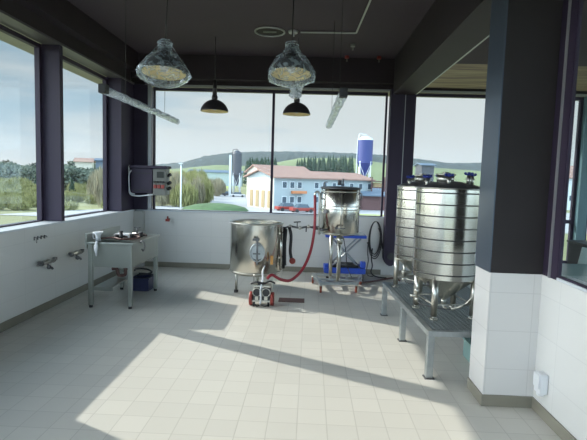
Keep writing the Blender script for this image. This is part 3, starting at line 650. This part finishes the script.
# ------------------------------------------------------------------ grated platform
PR = .05
t = empty('grated_platform', (1.0, 3.79, 0), 'low steel platform with open grating under the two tanks', 'platform', rz=PR)
PW, PL, PZ = 1.02, 1.86, .40
b = MB(); b.box(0, .045, 0, PL, PZ-.045, PZ, .003).box(PW-.045, PW, 0, PL, PZ-.045, PZ, .003).box(.045, PW-.045, 0, .045, PZ-.045, PZ, .003).box(.045, PW-.045, PL-.045, PL, PZ-.045, PZ, .003)
b.build('frame', 'galv', t)
g = MB()
n = 44
for k in range(1, n): y = .045+(PL-.09)*k/n; g.box(.045, PW-.045, y-.004, y+.004, PZ-.030, PZ-.003)
for k in range(1, 24): x = .045+(PW-.09)*k/24; g.box(x-.0035, x+.0035, .045, PL-.045, PZ-.026, PZ-.004)
g.build('grating', mat('grating_steel', (.30, .33, .33), .5, .6), t)
for y in (.0, .90, PL-.06):
    for x in (0, PW-.06):
        l = MB().box(x, x+.055, y, y+.055, .008, PZ-.046, .003).build('leg', 'galv', t)
        MB().box(x-.012, x+.067, y-.012, y+.067, 0, .008).build('foot_plate', 'dlid', l)
MB().box(.056, PW-.06, .91, .945, PZ-.09, PZ-.046).build('cross_beam', 'galv', t)

# ------------------------------------------------------------------ fermentation tanks
def tank():
    t = empty('fermenter', (0, 0, 0), 'x', 'tank')
    R = .297; z0, z1 = .36, 1.15
    sh = MB(); prof = [(.001, z0-.22), (.03, z0-.22), (R*.9, z0-.02), (R, z0)]
    zs = [z0+.045+k*.102 for k in range(8)]
    for z in zs: prof += [(R, z-.006), (R-.007, z-.002), (R-.007, z+.002), (R, z+.006)]
    prof += [(R, z1), (R-.006, z1+.012)]
    sh.lathe(prof, n=64, smooth=False)
    o = sh.build('shell', 'steelv', t)
    for f in o.data.polygons: f.use_smooth = True
    try: o.data.set_sharp_from_angle(angle=math.radians(25))
    except Exception: pass
    bn = MB()
    for z in zs: bn.tube([((R-.0045)*math.cos(a), (R-.0045)*math.sin(a), z) for a in [k*PI/32 for k in range(64)]], .0055, n=6, sub=1, closed=True)
    bn.build('groove', 'groove', o)
    MB().lathe([(R-.004, z1+.012), (R-.03, z1+.03), (R*.6, z1+.055), (R*.3, z1+.072), (.001, z1+.078)], n=56).build('lid', 'dlid', t)
    MB().tube([((R-.004)*math.cos(a), (R-.004)*math.sin(a), z1+.010) for a in [k*PI/24 for k in range(48)]], .007, sub=1, closed=True).build('lid_rim', 'steel', t)
    m_ = MB().cyl((-.05, -.02, z1+.06), (-.05, -.02, z1+.125), .075, n=24).cyl((-.05, -.02, z1+.125), (-.05, -.02, z1+.14), .088, n=24).build('manway', 'steel', t)
    MB().cyl((-.05, -.02, z1+.14), (-.05, -.02, z1+.155), .03, n=12).build('manway_cap', 'steel', m_)
    for a, rr in ((3.3, .22), (4.35, .16), (5.35, .19), (.2, .21), (1.9, .17)):
        x, y = rr*math.cos(a), rr*math.sin(a); zz = z1+.045+.018*math.sin(a*5)
        v = MB().cyl((x, y, zz-.02), (x, y, zz+.065), .018, n=10).cyl((x, y, zz+.03), (x, y, zz+.04), .028, n=12).build('valve', 'dlid' if a in (.1, .9) else 'steel', t)
        MB().box(x-.030, x+.030, y-.010, y+.010, zz+.068, zz+.083, .004).cyl((x, y, zz+.06), (x, y, zz+.095), .014, n=8).ball((x-.030, y, zz+.082), .013, n=8).ball((x+.030, y, zz+.082), .013, n=8).build('valve_handle', 'bluev', v)
    LG = [(-2.05, 1), (-2.9, 1), (-.75, 1), (.9, 1), (2.2, 1)][:0]
    pos = [(R-.035)*1.0]
    for a in (-2.14, -.62, .95, 2.52):
        x, y = (R-.03)*math.cos(a), (R-.03)*math.sin(a)
        l = MB().cyl((x, y, .03), (x, y, z0+.03), .027, .031, n=14).build('leg', 'steel', t)
        MB().cyl((x, y, 0), (x, y, .012), .036, n=14).cyl((x, y, .012), (x, y, .03), .015, n=8).build('foot', 'steel', l)
    q = [((R-.03)*math.cos(a), (R-.03)*math.sin(a), .13) for a in (-2.14, -.62, .95, 2.52)]
    br = MB()
    for i in range(4): br.cyl(q[i], q[(i+1) % 4], .007, n=8)
    br.build('brace', 'steel', t)
    dv = MB().cyl((0, 0, z0-.22), (0, 0, z0-.27), .025, n=12).tube([(0, 0, z0-.26), (.0, -.03, z0-.30), (.06, -.08, z0-.30), (.16, -.14, z0-.23), (.22, -.18, z0-.12), (.24, -.19, z0-.02)], .012).build('drain_pipe', 'steel', t)
    sv = MB().cyl((-R+.03, -.10, z0-.01), (-R+.02, -.10, .17), .016, n=10).cyl((-R+.025, -.10, .25), (-R+.025, -.10, .21), .026, n=12).cyl((-R-.035, -.10, .18), (-R+.05, -.10, .18), .012, n=8).ball((-R+.025, -.10, .15), .022, n=8).build('sample_line', 'steel', t)
    MB().tube([(-R+.03, -.1, .15), (-R+.06, -.12, .11), (-.12, -.16, .09), (.02, -.16, .08)], .007).build('hose', 'dlid', t)
    MB().cyl((-.20, -.195, z0-.03), (-.21, -.22, z0-.06), .014, n=8).build('drain_stub', 'dlid', t)
    return t
t1 = tank(); t1.location = (1.272, 4.36, .4005); t1['label'] = 'nearer banded steel tank with blue valves on the grated platform'; t1['group'] = 'banded steel tanks on the platform'
t2 = copy_tree(t1); t2.location = (1.275, 5.33, .4005); t2['label'] = 'farther banded steel tank half hidden behind the nearer tank'; t2.rotation_euler = (0, 0, .35)
t = empty('under_platform_tray', (1.62, 4.25, 0), 'teal box on the floor beneath the grated platform', 'box')
MB().box(-.14, .14, -.12, .12, 0, .16, .01).build('body', 'teal', t); MB().box(-.15, .15, -.13, .13, .161, .18, .006).build('lid', 'teal', t)

# ------------------------------------------------------------------ the next room, seen through the right window
t = empty('dining_table', (3.05, 4.75, 0), 'teal topped table in the next room seen through right window', 'table')
MB().box(-.60, .60, -.55, .60, .72, .75, .006).build('tabletop', 'teal', t)
for x in (-.5, .5):
    for y in (-.45, .5): MB().box(x-.025, x+.025, y-.025, y+.025, 0, .719).build('leg', 'blk', t)
t = empty('shell_chair', (3.21, 5.85, 0), 'pale green shell chair behind the teal table in next room', 'chair', rz=.5)
b = MB(); rg = []
for k in range(10):
    u = k/9; y = .22-.42*min(1, u*1.8) if u < .55 else -.20-.12*(u-.55); z = .45 if u < .45 else .45+(u-.45)*.80; w_ = .21-.05*max(0, u-.6)
    rg.append([b.bm.verts.new((-w_, y, z+.03)), b.bm.verts.new((0, y, z)), b.bm.verts.new((w_, y, z+.03)), b.bm.verts.new((w_, y-.015, z+.015)), b.bm.verts.new((0, y-.02, z-.018)), b.bm.verts.new((-w_, y-.015, z+.015))])
b.skin(rg); b.build('seat_shell', 'chair', t)
for x in (-.18, .18):
    for y in (-.17, .18): MB().cyl((x*1.15, y*1.15, 0), (x*.8, y*.8, .445), .012, n=8).build('leg', 'steel', t)
t = empty('dark_cabinet', (4.13, 6.75, 0), 'dark low cabinet behind the chair in the next room', 'cabinet')
MB().box(-.30, .45, -.3, .3, .05, .80, .01).build('body', 'blk', t); MB().box(-.32, .47, -.32, .32, .801, .83, .004).build('top', 'hood', t); MB().box(-.27, .42, -.27, .27, 0, .05).build('plinth', 'blk', t)
struct('window_ledge', MB().box(XL-.80, XL-.302, YN, YB+.3, .90, .93), 'ledge')

# ------------------------------------------------------------------ outside
GZ = -4.0
M['field'] = mat('field_ground', (.20, .21, .10), .95, noise=.35, nscale=.035)
M['asphalt'] = mat('road_surface', (.34, .35, .36), .9, noise=.06, nscale=.05)
M['lime'] = mat('meadow_fresh', (.28, .34, .09), .95, noise=.1, nscale=.05)
M['meadow'] = mat('meadow_far', (.14, .175, .08), .95, noise=.2, nscale=.01)
M['forest'] = mat('forest_cover', (.012, .026, .022), .95, noise=.5, nscale=.03)
M['conifer'] = mat('conifer_needles', (.020, .042, .022), .95, noise=.4, nscale=.5)
M['leaf'] = mat('willow_twigs', (.27, .27, .11), .9, noise=.3, nscale=.4)
M['leafd'] = mat('hazed_leaves', (.12, .15, .11), .95, noise=.3, nscale=.4)  # lightened so the leaf colour itself carries distance haze
M['reed'] = mat('dry_twigs', (.30, .27, .18), .95, noise=.2, nscale=.4)
M['bark'] = mat('bark', (.10, .08, .06), .9)
M['lawn'] = mat('lawn_grass', (.065, .12, .05), .95, noise=.2, nscale=.3)
M['fac'] = mat('facade_blue_grey', (.36, .42, .44), .8, noise=.03, nscale=.3); M['faccream'] = mat('facade_cream', (.58, .56, .48), .8)  # blue cast holds the shade on the long building's front wall
M['rooft'] = mat('clay_roof_tiles', (.30, .19, .155), .85, noise=.12, nscale=.8); M['winp'] = mat('dark_pane', (.06, .09, .12), .15)
M['silog'] = mat('silo_grey', (.065, .07, .085), .55, noise=.08, nscale=.8); M['silob'] = mat('silo_blue', (.035, .05, .19), .5); M['silow'] = mat('silo_white', (.62, .66, .70), .5)
M['doorb'] = mat('door_brown', (.36, .27, .15), .7); M['awn'] = mat('awning_orange', (.55, .22, .10), .7); M['shedr'] = mat('shed_dark_red', (.11, .06, .06), .8); M['roofb'] = mat('roof_blue_grey', (.11, .155, .21), .6)
M['carr'] = mat('car_red', (.28, .04, .03), .3); M['carw'] = mat('car_white', (.6, .6, .62), .3); M['card'] = mat('car_dark', (.05, .05, .06), .3)
G = lambda px, py, z=GZ: on_z(px, py, z)

g = MB(); g.box(-2600, 2600, -300, 3200, GZ-1, GZ); struct('terrain', g, 'field')
def patch(name, pts, m, dz):
    b = MB(); vs = [b.bm.verts.new((p[0], p[1], GZ+dz)) for p in pts]; b.bm.faces.new(vs); return struct(name, b, m)
# yard in front of the yellow and grey building, road running off to the left
patch('road', [(-40, 58), (40, 58), (60, 100), (30, 140), (-30, 150), (-42, 150), (-36, 120), (-24, 92)], 'asphalt', .05)
patch('road', [(-95, 168), (-30, 150), (-30, 165), (-95, 185)], 'asphalt', .04)
patch('meadow', [(-110, 240), (-42, 240), (-45, 330), (-150, 330)], 'lime', .06)
patch('meadow', [(6.6, 70), (13, 70), (14, 80), (7.6, 80)], 'lime', .09)
# hills
def hill(name, pts, D, depth, m, seed):
    """pts: (pixel x, pixel y) of the crest as seen from the room, at distance D"""
    b = MB(); rd = random.Random(seed); cols = []
    for px, py in pts:
        c = on_y(px, py, D); h = c.z-GZ
        cc = []
        for k, (v, hh) in enumerate(((-1, 0), (-.7, .28), (-.4, .62), (-.15, .9), (0, 1), (.3, .95), (.8, .5), (1.3, 0))):
            cc.append(b.bm.verts.new((c.x*(1+v*depth/D*.3), D+v*depth, GZ-1+(h+1)*hh+(rd.uniform(-.03, .03)*h if 0 < k < 4 else 0))))
        cols.append(cc)
    for A, B in zip(cols, cols[1:]):
        for k in range(7):
            f = b.bm.faces.new((A[k], A[k+1], B[k+1], B[k])); f.smooth = True
    return struct(name, b, m)
def dens(pts, step, jag, seed):
    rd = random.Random(seed); out = []
    for (x0, y0), (x1, y1) in zip(pts, pts[1:]):
        n = max(1, int((x1-x0)/step))
        for k in range(n): out.append((x0+(x1-x0)*k/n, y0+(y1-y0)*k/n+rd.uniform(-jag, jag)))
    return out+[pts[-1]]
hill('hills', dens([(-80, 168), (60, 165), (150, 165), (185, 162), (205, 156), (232, 152.5), (262, 151.5), (300, 151.5), (335, 152.5), (352, 153), (385, 155), (420, 159), (450, 163), (490, 163), (560, 166), (640, 168)], 2.2, .35, 3), 1500, 420, 'forest', 1)
hill('meadow_slope', dens([(120, 172), (185, 168), (215, 165), (247, 166), (280, 162), (300, 158), (330, 158), (352, 158), (372, 161), (395, 165), (480, 171), (640, 176)], 6, .2, 5), 620, 170, 'meadow', 2)

# conifers of the wood on the meadow slope
def conifer_mesh(name, seed, h=1.0, layers=9, r=.17):
    b = MB(); rd = random.Random(seed)
    for k in range(layers):
        z0 = .08+.86*k/layers; z1 = z0+1.9*.86/layers; rr = r*(1-k/layers)**.8+.012; n = 11; rg = []
        top = b.bm.verts.new((0, 0, min(z1, 1)*h)); ph = rd.uniform(0, 1)
        ring = [b.bm.verts.new((rr*rd.uniform(.72, 1.15)*math.cos(2*PI*q/n+ph), rr*rd.uniform(.72, 1.15)*math.sin(2*PI*q/n+ph), (z0-rd.uniform(0, .02))*h)) for q in range(n)]
        for q in range(n): b.bm.faces.new((ring[q], ring[(q+1) % n], top))
        b.bm.faces.new(list(reversed(ring)))
    return b
def conifer(name_label, seed, group):
    t = empty('conifer', (0, 0, 0), name_label, 'tree', group)
    conifer_mesh('x', seed).build('foliage', 'conifer', t)
    MB().cyl((0, 0, -.05), (0, 0, .3), .018, .012, n=6).build('trunk', 'bark', t)
    return t
protos = [conifer('tall dark conifer of the small wood on the meadow slope', 11+k, 'conifers of the small wood on the slope') for k in range(3)]
rd = random.Random(21); used = set(); cnt = 0
for k in range(40):
    px = 298+53*(k/39)+rd.uniform(-1.2, 1.2); D = rd.uniform(395, 470); base = on_y(px, 172, D); ttop = on_y(px, rd.uniform(155, 159.5)+(2 if px < 306 else 0), D)
    h = ttop.z-GZ+1; i = k % 3
    o = protos[i] if i not in used else copy_tree(protos[i]); used.add(i)
    o.location = (base.x, D, GZ+.1); o.scale = (h*.95, h*.95, h)
for k in range(22):
    px = 246+30*(k/21)+rd.uniform(-1, 1); D = rd.uniform(300, 380); ttop = on_y(px, rd.uniform(157, 161)-(px-246)*.06, D); c = on_y(px, 172, D)
    o = copy_tree(protos[k % 3]); o.location = (c.x, D, GZ+.1); h = ttop.z-GZ; o.scale = (h*1.1, h*1.1, h)
    o['label'] = 'dark conifer of the wood rising behind the cream gabled building'; o['group'] = 'conifers behind the gabled building'
# single trees in front of the left windows
for px, yb, yt, lab, gr in ((72, 198, 177, 'small dark conifer standing alone in the brush outside left window', None), (38, 186, 163, 'slim dark conifer beyond the near left window post', None)):
    c = G(px, yb); tp = on_y(px, yt, c.y); o = copy_tree(protos[1]); o.location = c; h = tp.z-GZ; o.scale = (h*1.5, h*1.5, h); o['label'] = lab
    if 'group' in o: del o['group']

# broadleaf trees and shrubs
def bush_mesh(seed, n, up=False):
    b = MB(); rd = random.Random(seed)
    for k in range(n):
        while True:
            x, y, z = rd.uniform(-1, 1), rd.uniform(-1, 1), rd.uniform(-1, 1)
            if .25 < x*x+y*y+z*z < 1: break
        p = Vector((x*.5, y*.5, .5+z*.5)); s = .045+rd.random()*.045
        if up: d1 = Vector((rd.uniform(-.2, .2), rd.uniform(-.2, .2), 1)).normalized()*s*2.6; d2 = Vector((rd.uniform(-1, 1), rd.uniform(-1, 1), 0)).normalized()*s*.22
        else: d1 = Vector((rd.uniform(-1, 1), rd.uniform(-1, 1), rd.uniform(-1, 1))).normalized()*s; d2 = d1.orthogonal().normalized()*s*.8
        vs = [b.bm.verts.new(p-d1), b.bm.verts.new(p+d2), b.bm.verts.new(p+d1), b.bm.verts.new(p-d2)]; b.bm.faces.new(vs)
    return b
def bush(label, m, seed, n, group, cat='shrub', name='shrub', up=False):
    t = empty(name, (0, 0, 0), label, cat, group)
    bush_mesh(seed, n, up).build('foliage', m, t)
    b = MB()
    for k in range(5): a = k*1.256; b.cyl((.02*math.cos(a), .02*math.sin(a), -.02), (.22*math.cos(a), .22*math.sin(a), .6), .014, .006, n=5)
    b.build('stem', 'bark', t)
    return t
W_ = bush('pale yellow green willow shrub in the scrub outside', 'leaf', 31, 700, 'willow shrubs in the scrub outside', up=True)
Rr = bush('tall dry twiggy shrub outside near the left corner', 'reed', 32, 700, 'dry twiggy shrubs outside the left corner', up=True)
D_ = bush('distant dark broadleaf tree on the left skyline', 'leafd', 33, 420, 'broadleaf trees on the left skyline', 'tree', 'broadleaf_tree')
def place(proto, spots, first=[None]):
    for k, (px, yb, yt, wf, D) in enumerate(spots):
        o = proto if k == 0 else copy_tree(proto)
        if D is None: c = G(px, yb)
        else: c = on_y(px, 176, D); c.z = GZ
        h = max(1.0, on_y(px, yt, c.y).z-GZ); o.location = (c.x, c.y, GZ); o.scale = (h*wf, h*wf, h); o.rotation_euler = (0, 0, rd.uniform(0, 6))
rd = random.Random(5)
place(W_, [(rd.uniform(-20, 118), yb, yb-rd.uniform(6, 11), rd.uniform(1.3, 2.6), None) for yb in (188, 190, 192, 194, 196, 198, 200, 202, 204, 207, 210) for k in range(9)] +
          [(rd.uniform(158, 205), yb, yb-rd.uniform(16, 26), rd.uniform(.8, 1.3), None) for yb in (192, 195, 198, 201, 204, 207) for k in range(4)])
place(Rr, [(rd.uniform(96, 120), rd.uniform(200, 208), rd.uniform(168, 180), .7, None) for k in range(9)] + [(rd.uniform(158, 200), rd.uniform(200, 208), rd.uniform(172, 182), .7, None) for k in range(12)] + [(rd.uniform(205, 226), rd.uniform(192, 197), rd.uniform(178, 186), .8, None) for k in range(6)])
place(D_, [(x_, 0, rd.uniform(159, 166), rd.uniform(.8, 1.3), rd.uniform(230, 300)) for x_ in [-14+k*5.2 for k in range(27)]] + [(x_, 0, rd.uniform(165, 169.5), rd.uniform(.9, 1.4), rd.uniform(130, 165)) for x_ in [52+k*6 for k in range(13)]])

# buildings
def house(name, P0, u, L_, Wd, zeave, zridge, label, wallm, roofm, group=None, wins=None, loc_z=GZ, hip=0):
    """box of length L_ along u from corner P0 and width Wd to the left of u, gable ends across"""
    an = math.atan2(u[1], u[0]); t = empty(name, (P0[0], P0[1], loc_z), label, 'building', group, an)
    he, hr = zeave-loc_z, zridge-loc_z
    b = MB(); b.box(0, L_, 0, Wd, 0, he)
    for x0, x1 in ((0, .25), (L_-.25, L_)):
        q = [[b.bm.verts.new((x0, 0, he)), b.bm.verts.new((x0, Wd, he)), b.bm.verts.new((x0, Wd/2, hr))], [b.bm.verts.new((x1, 0, he)), b.bm.verts.new((x1, Wd, he)), b.bm.verts.new((x1, Wd/2, hr))]]
        b.skin(q, True, False)
    b.build('walls', wallm, t)
    r = MB(); o_ = .7; sl = (hr-he)/(Wd/2); th = .25
    for sgn in (0, 1):
        y0 = -o_ if sgn == 0 else Wd+o_; z0 = he-o_*sl
        pr = [[r.bm.verts.new((x_, y0, z0)), r.bm.verts.new((x_, Wd/2, hr)), r.bm.verts.new((x_, Wd/2, hr+th)), r.bm.verts.new((x_, y0, z0+th))] for x_ in (-.6, L_+.6)]
        r.skin(pr, True, False)
    r.build('roof', roofm, t)
    for (x_, z_, w_, h_) in (wins or []):
        f = MB().box(x_, x_+w_, -.06, .06, z_, z_+h_).build('window', 'silow', t); MB().box(x_+.12, x_+w_-.12, -.09, -.061, z_+.12, z_+h_-.12).build('pane', 'winp', f)
    return t
wins = [(x_, z_, 1.1, 1.3) for z_ in (1.2, 3.9) for x_ in (1.6, 3.3, 5.0, 9.0, 11.0, 13.4, 15.6, 18, 20.5, 23)]
t = house('long_building', (-6.4, 84.6), (.79, .61), 24, 9.6, 1.9, 3.1, 'long pale building with red clay roof behind the kettle', 'fac', 'rooft', None, wins)
MB().box(3.6, 6.6, -1.0, -.07, 3.0, 3.5, .05).build('awning', 'awn', t)
MB().box(-.08, -.001, 0.2, 9.4, .02, 5.7).build('gable_render', 'faccream', t)
for k in range(4): MB().box(-.16, -.081, 1.0+k*2.1, 2.1+k*2.1, .3, 3.4).build('door', 'doorb', t)
house('gabled_house', (-12, 118), (.85, .5), 14, 10, 3.2, 4.9, 'cream house with red roof behind the long building', 'faccream', 'rooft')
house('flat_hall', G(207, 180.4).xy if False else (-78, 300), (.96, .1), 34, 14, 4.5, 6.0, 'low hall with blue grey roof beyond the lime field', 'fac', 'roofb')
c = on_y(69, 176, 190); house('orange_roof_house', (c.x+2.5, 190), (.9, .3), 6.5, 6, 6.3, 7.6, 'white house with orange roof on the left skyline', 'faccream', 'rooft')
c = on_y(96, 176, 170); house('blue_shed', (c.x, 170), (.9, .3), 3.6, 5, 6.4, 7.0, 'small blue shed on the left skyline near the corner', 'roofb', 'roofb')
c = on_y(363, 190, 92); house('dark_shed', (c.x, 92), (.97, .1), 12, 7, -1.1, -.6, 'low dark red shed right of the kettle', 'shedr', 'roofb')
c = on_y(358, 188, 112); house('wide_hall', (c.x, 112), (.97, .1), 26, 14, -1.0, .4, 'wide low hall with blue grey roof behind dark shed', 'silog', 'roofb')
c = on_y(571, 176, 120); house('red_roof_house', (c.x-2, 120), (.97, .1), 16, 10, 4.2, 7.0, 'white house with red roof seen through the right window', 'silow', 'rooft', None, [(2+k*3.4, 2.2, 1.2, 1.5) for k in range(4)])
c = on_y(422, 165, 150); house('dark_hall', (c.x, 150), (1, 0), 3.8, 9, 7.2, 7.8, 'dark block building above the farther tank', 'silog', 'roofb')
# industrial plant right of the blue silo
t = empty('plant_frame', (on_y(372, 180, 98).x, 98, GZ), 'brown steel plant structure right of the blue silo', 'structure')
for x_ in (0, 2.6, 5.2):
    for y_ in (0, 3): MB().box(x_-.12, x_+.12, y_-.12, y_+.12, 0, 6.6).build('column', 'shedr', t)
for z_ in (2.4, 4.3, 5.6): MB().box(-.2, 5.4, -.2, 3.2, z_, z_+.18).build('deck', 'shedr', t)
MB().box(.4, 3.0, .4, 2.6, 4.5, 5.4).build('machine', 'doorb', t); MB().box(3.2, 5.0, .4, 2.6, 5.8, 6.8).build('hopper', 'shedr', t)

def silo(px, D, r, ztop, zcyl, zcone, label, m, cap):
    c = on_y(px, 170, D); t = empty('silo', (c.x, D, GZ), label, 'silo'); H0 = -GZ
    o = MB().lathe([(r, zcyl+H0), (r, ztop+H0-1.0)], n=28).tube([((r+.02)*math.cos(a), (r+.02)*math.sin(a), zcyl+H0+.1) for a in [k*PI/12 for k in range(24)]], .08, sub=1, closed=True).build('body', m, t)
    MB().lathe([(.25, zcone+H0), (r, zcyl+H0)], n=28).build('hopper', m, t)
    MB().lathe([(r+.05, ztop+H0-1.0), (r*.9, ztop+H0-.6), (r*.45, ztop+H0-.15), (.25, ztop+H0), (.001, ztop+H0)], n=28).build('cap', cap, t)
    for k in range(4):
        a = PI/4+k*PI/2; x_, y_ = r*.98*math.cos(a), r*.98*math.sin(a); MB().cyl((x_, y_, 0), (x_, y_, zcyl+H0+.5), .13, n=8).build('leg', 'silow', t)
    b = MB()
    for k in range(4):
        a = PI/4+k*PI/2; a2 = a+PI/2; p = lambda q, z: (r*.98*math.cos(q), r*.98*math.sin(q), z)
        b.cyl(p(a, zcyl+H0-.2), p(a2, (zcone+H0)*.55), .05, n=6).cyl(p(a2, zcyl+H0-.2), p(a, (zcone+H0)*.55), .05, n=6)
    b.build('bracing', 'silow', t)
    MB().tube([(-r-.12, -.3, .2), (-r-.12, -.3, ztop+H0-1.1), (-r*.3, -.1, ztop+H0+.3), (r*.2, 0, ztop+H0+.1)], .09, sub=3).build('filling_pipe', cap, t)
    return t
silo(364.5, 110, 1.72, 12.0, 5.7, 2.4, 'blue silo on white legs right of the kettle', 'silob', 'silow')
t = silo(237, 140, 1.35, 9.6, 2.4, -.8, 'dark grey silo on pale legs left of the mullion', 'silog', 'silog')
MB().box(-2.3, -1.55, -.5, .4, 0, 12.2).build('lift_shaft', 'silow', t)
# lamp post
c = on_y(181, 176, 52); t = empty('lamp_post', (c.x, 52, GZ), 'slim pale lamp post rising out of the scrub outside', 'street lamp')
MB().cyl((0, 0, 0), (0, 0, 6.9), .10, .07, n=10).build('pole', 'silow', t); MB().box(-.25, .15, -.15, .15, 6.9, 7.05, .03).build('head', 'silow', t)
def car(px, py, label, m, rz):
    c = G(px, py); t = empty('car', c, label, 'car', None, rz)
    b = MB(); b.box(-2.1, 2.1, -.85, .85, .30, .85, .12); b.build('body', m, t)
    c_ = MB(); rg = [[c_.bm.verts.new((x_*k, y_*k2, z_)) for x_, y_ in ((-1.35, -.78), (1.1, -.78), (1.1, .78), (-1.35, .78))] for k, k2, z_ in ((1, 1, .85), (.68, .85, 1.42))]
    c_.skin(rg, True, False); c_.build('cabin', 'winp', t)
    for x_ in (-1.3, 1.3):
        for s in (-1, 1): MB().cyl((x_, s*.72, .32), (x_, s*.9, .32), .32, n=14).build('wheel', 'blk', t)
car(287, 211, 'dark red car parked before the long pale building', 'carr', .5)
car(302, 212.5, 'red car parked further right along the long building', 'carr', .45)
car(229, 196, 'dark car parked by the grey silo on its left', 'card', .2)
car(238, 197, 'white car parked at the foot of the grey silo', 'carw', .1)
m_ = MB(); m_.lathe([(14, -.2), (12, .55), (8, 1.05), (3, 1.3), (.001, 1.35)], n=32); c = G(213, 211)
o = struct('lawn_mound', m_, 'lawn'); o.location = (c.x, c.y+2, GZ); o.scale = (.42, .5, .9)

# haze in the air over the country outside
hz = MB(); hz.box(-1800, 1800, 66, 2600, GZ-2, 160)
hm = bpy.data.materials.new('haze'); hm.use_nodes = True; t_ = hm.node_tree; t_.nodes.clear()
vs_ = t_.nodes.new('ShaderNodeVolumeScatter'); vs_.inputs['Density'].default_value = .00013; vs_.inputs['Color'].default_value = (.62, .72, .80, 1); vs_.inputs['Anisotropy'].default_value = .2
oo = t_.nodes.new('ShaderNodeOutputMaterial'); t_.links.new(vs_.outputs[0], oo.inputs['Volume'])
M['haze'] = hm; struct('haze', hz, 'haze')
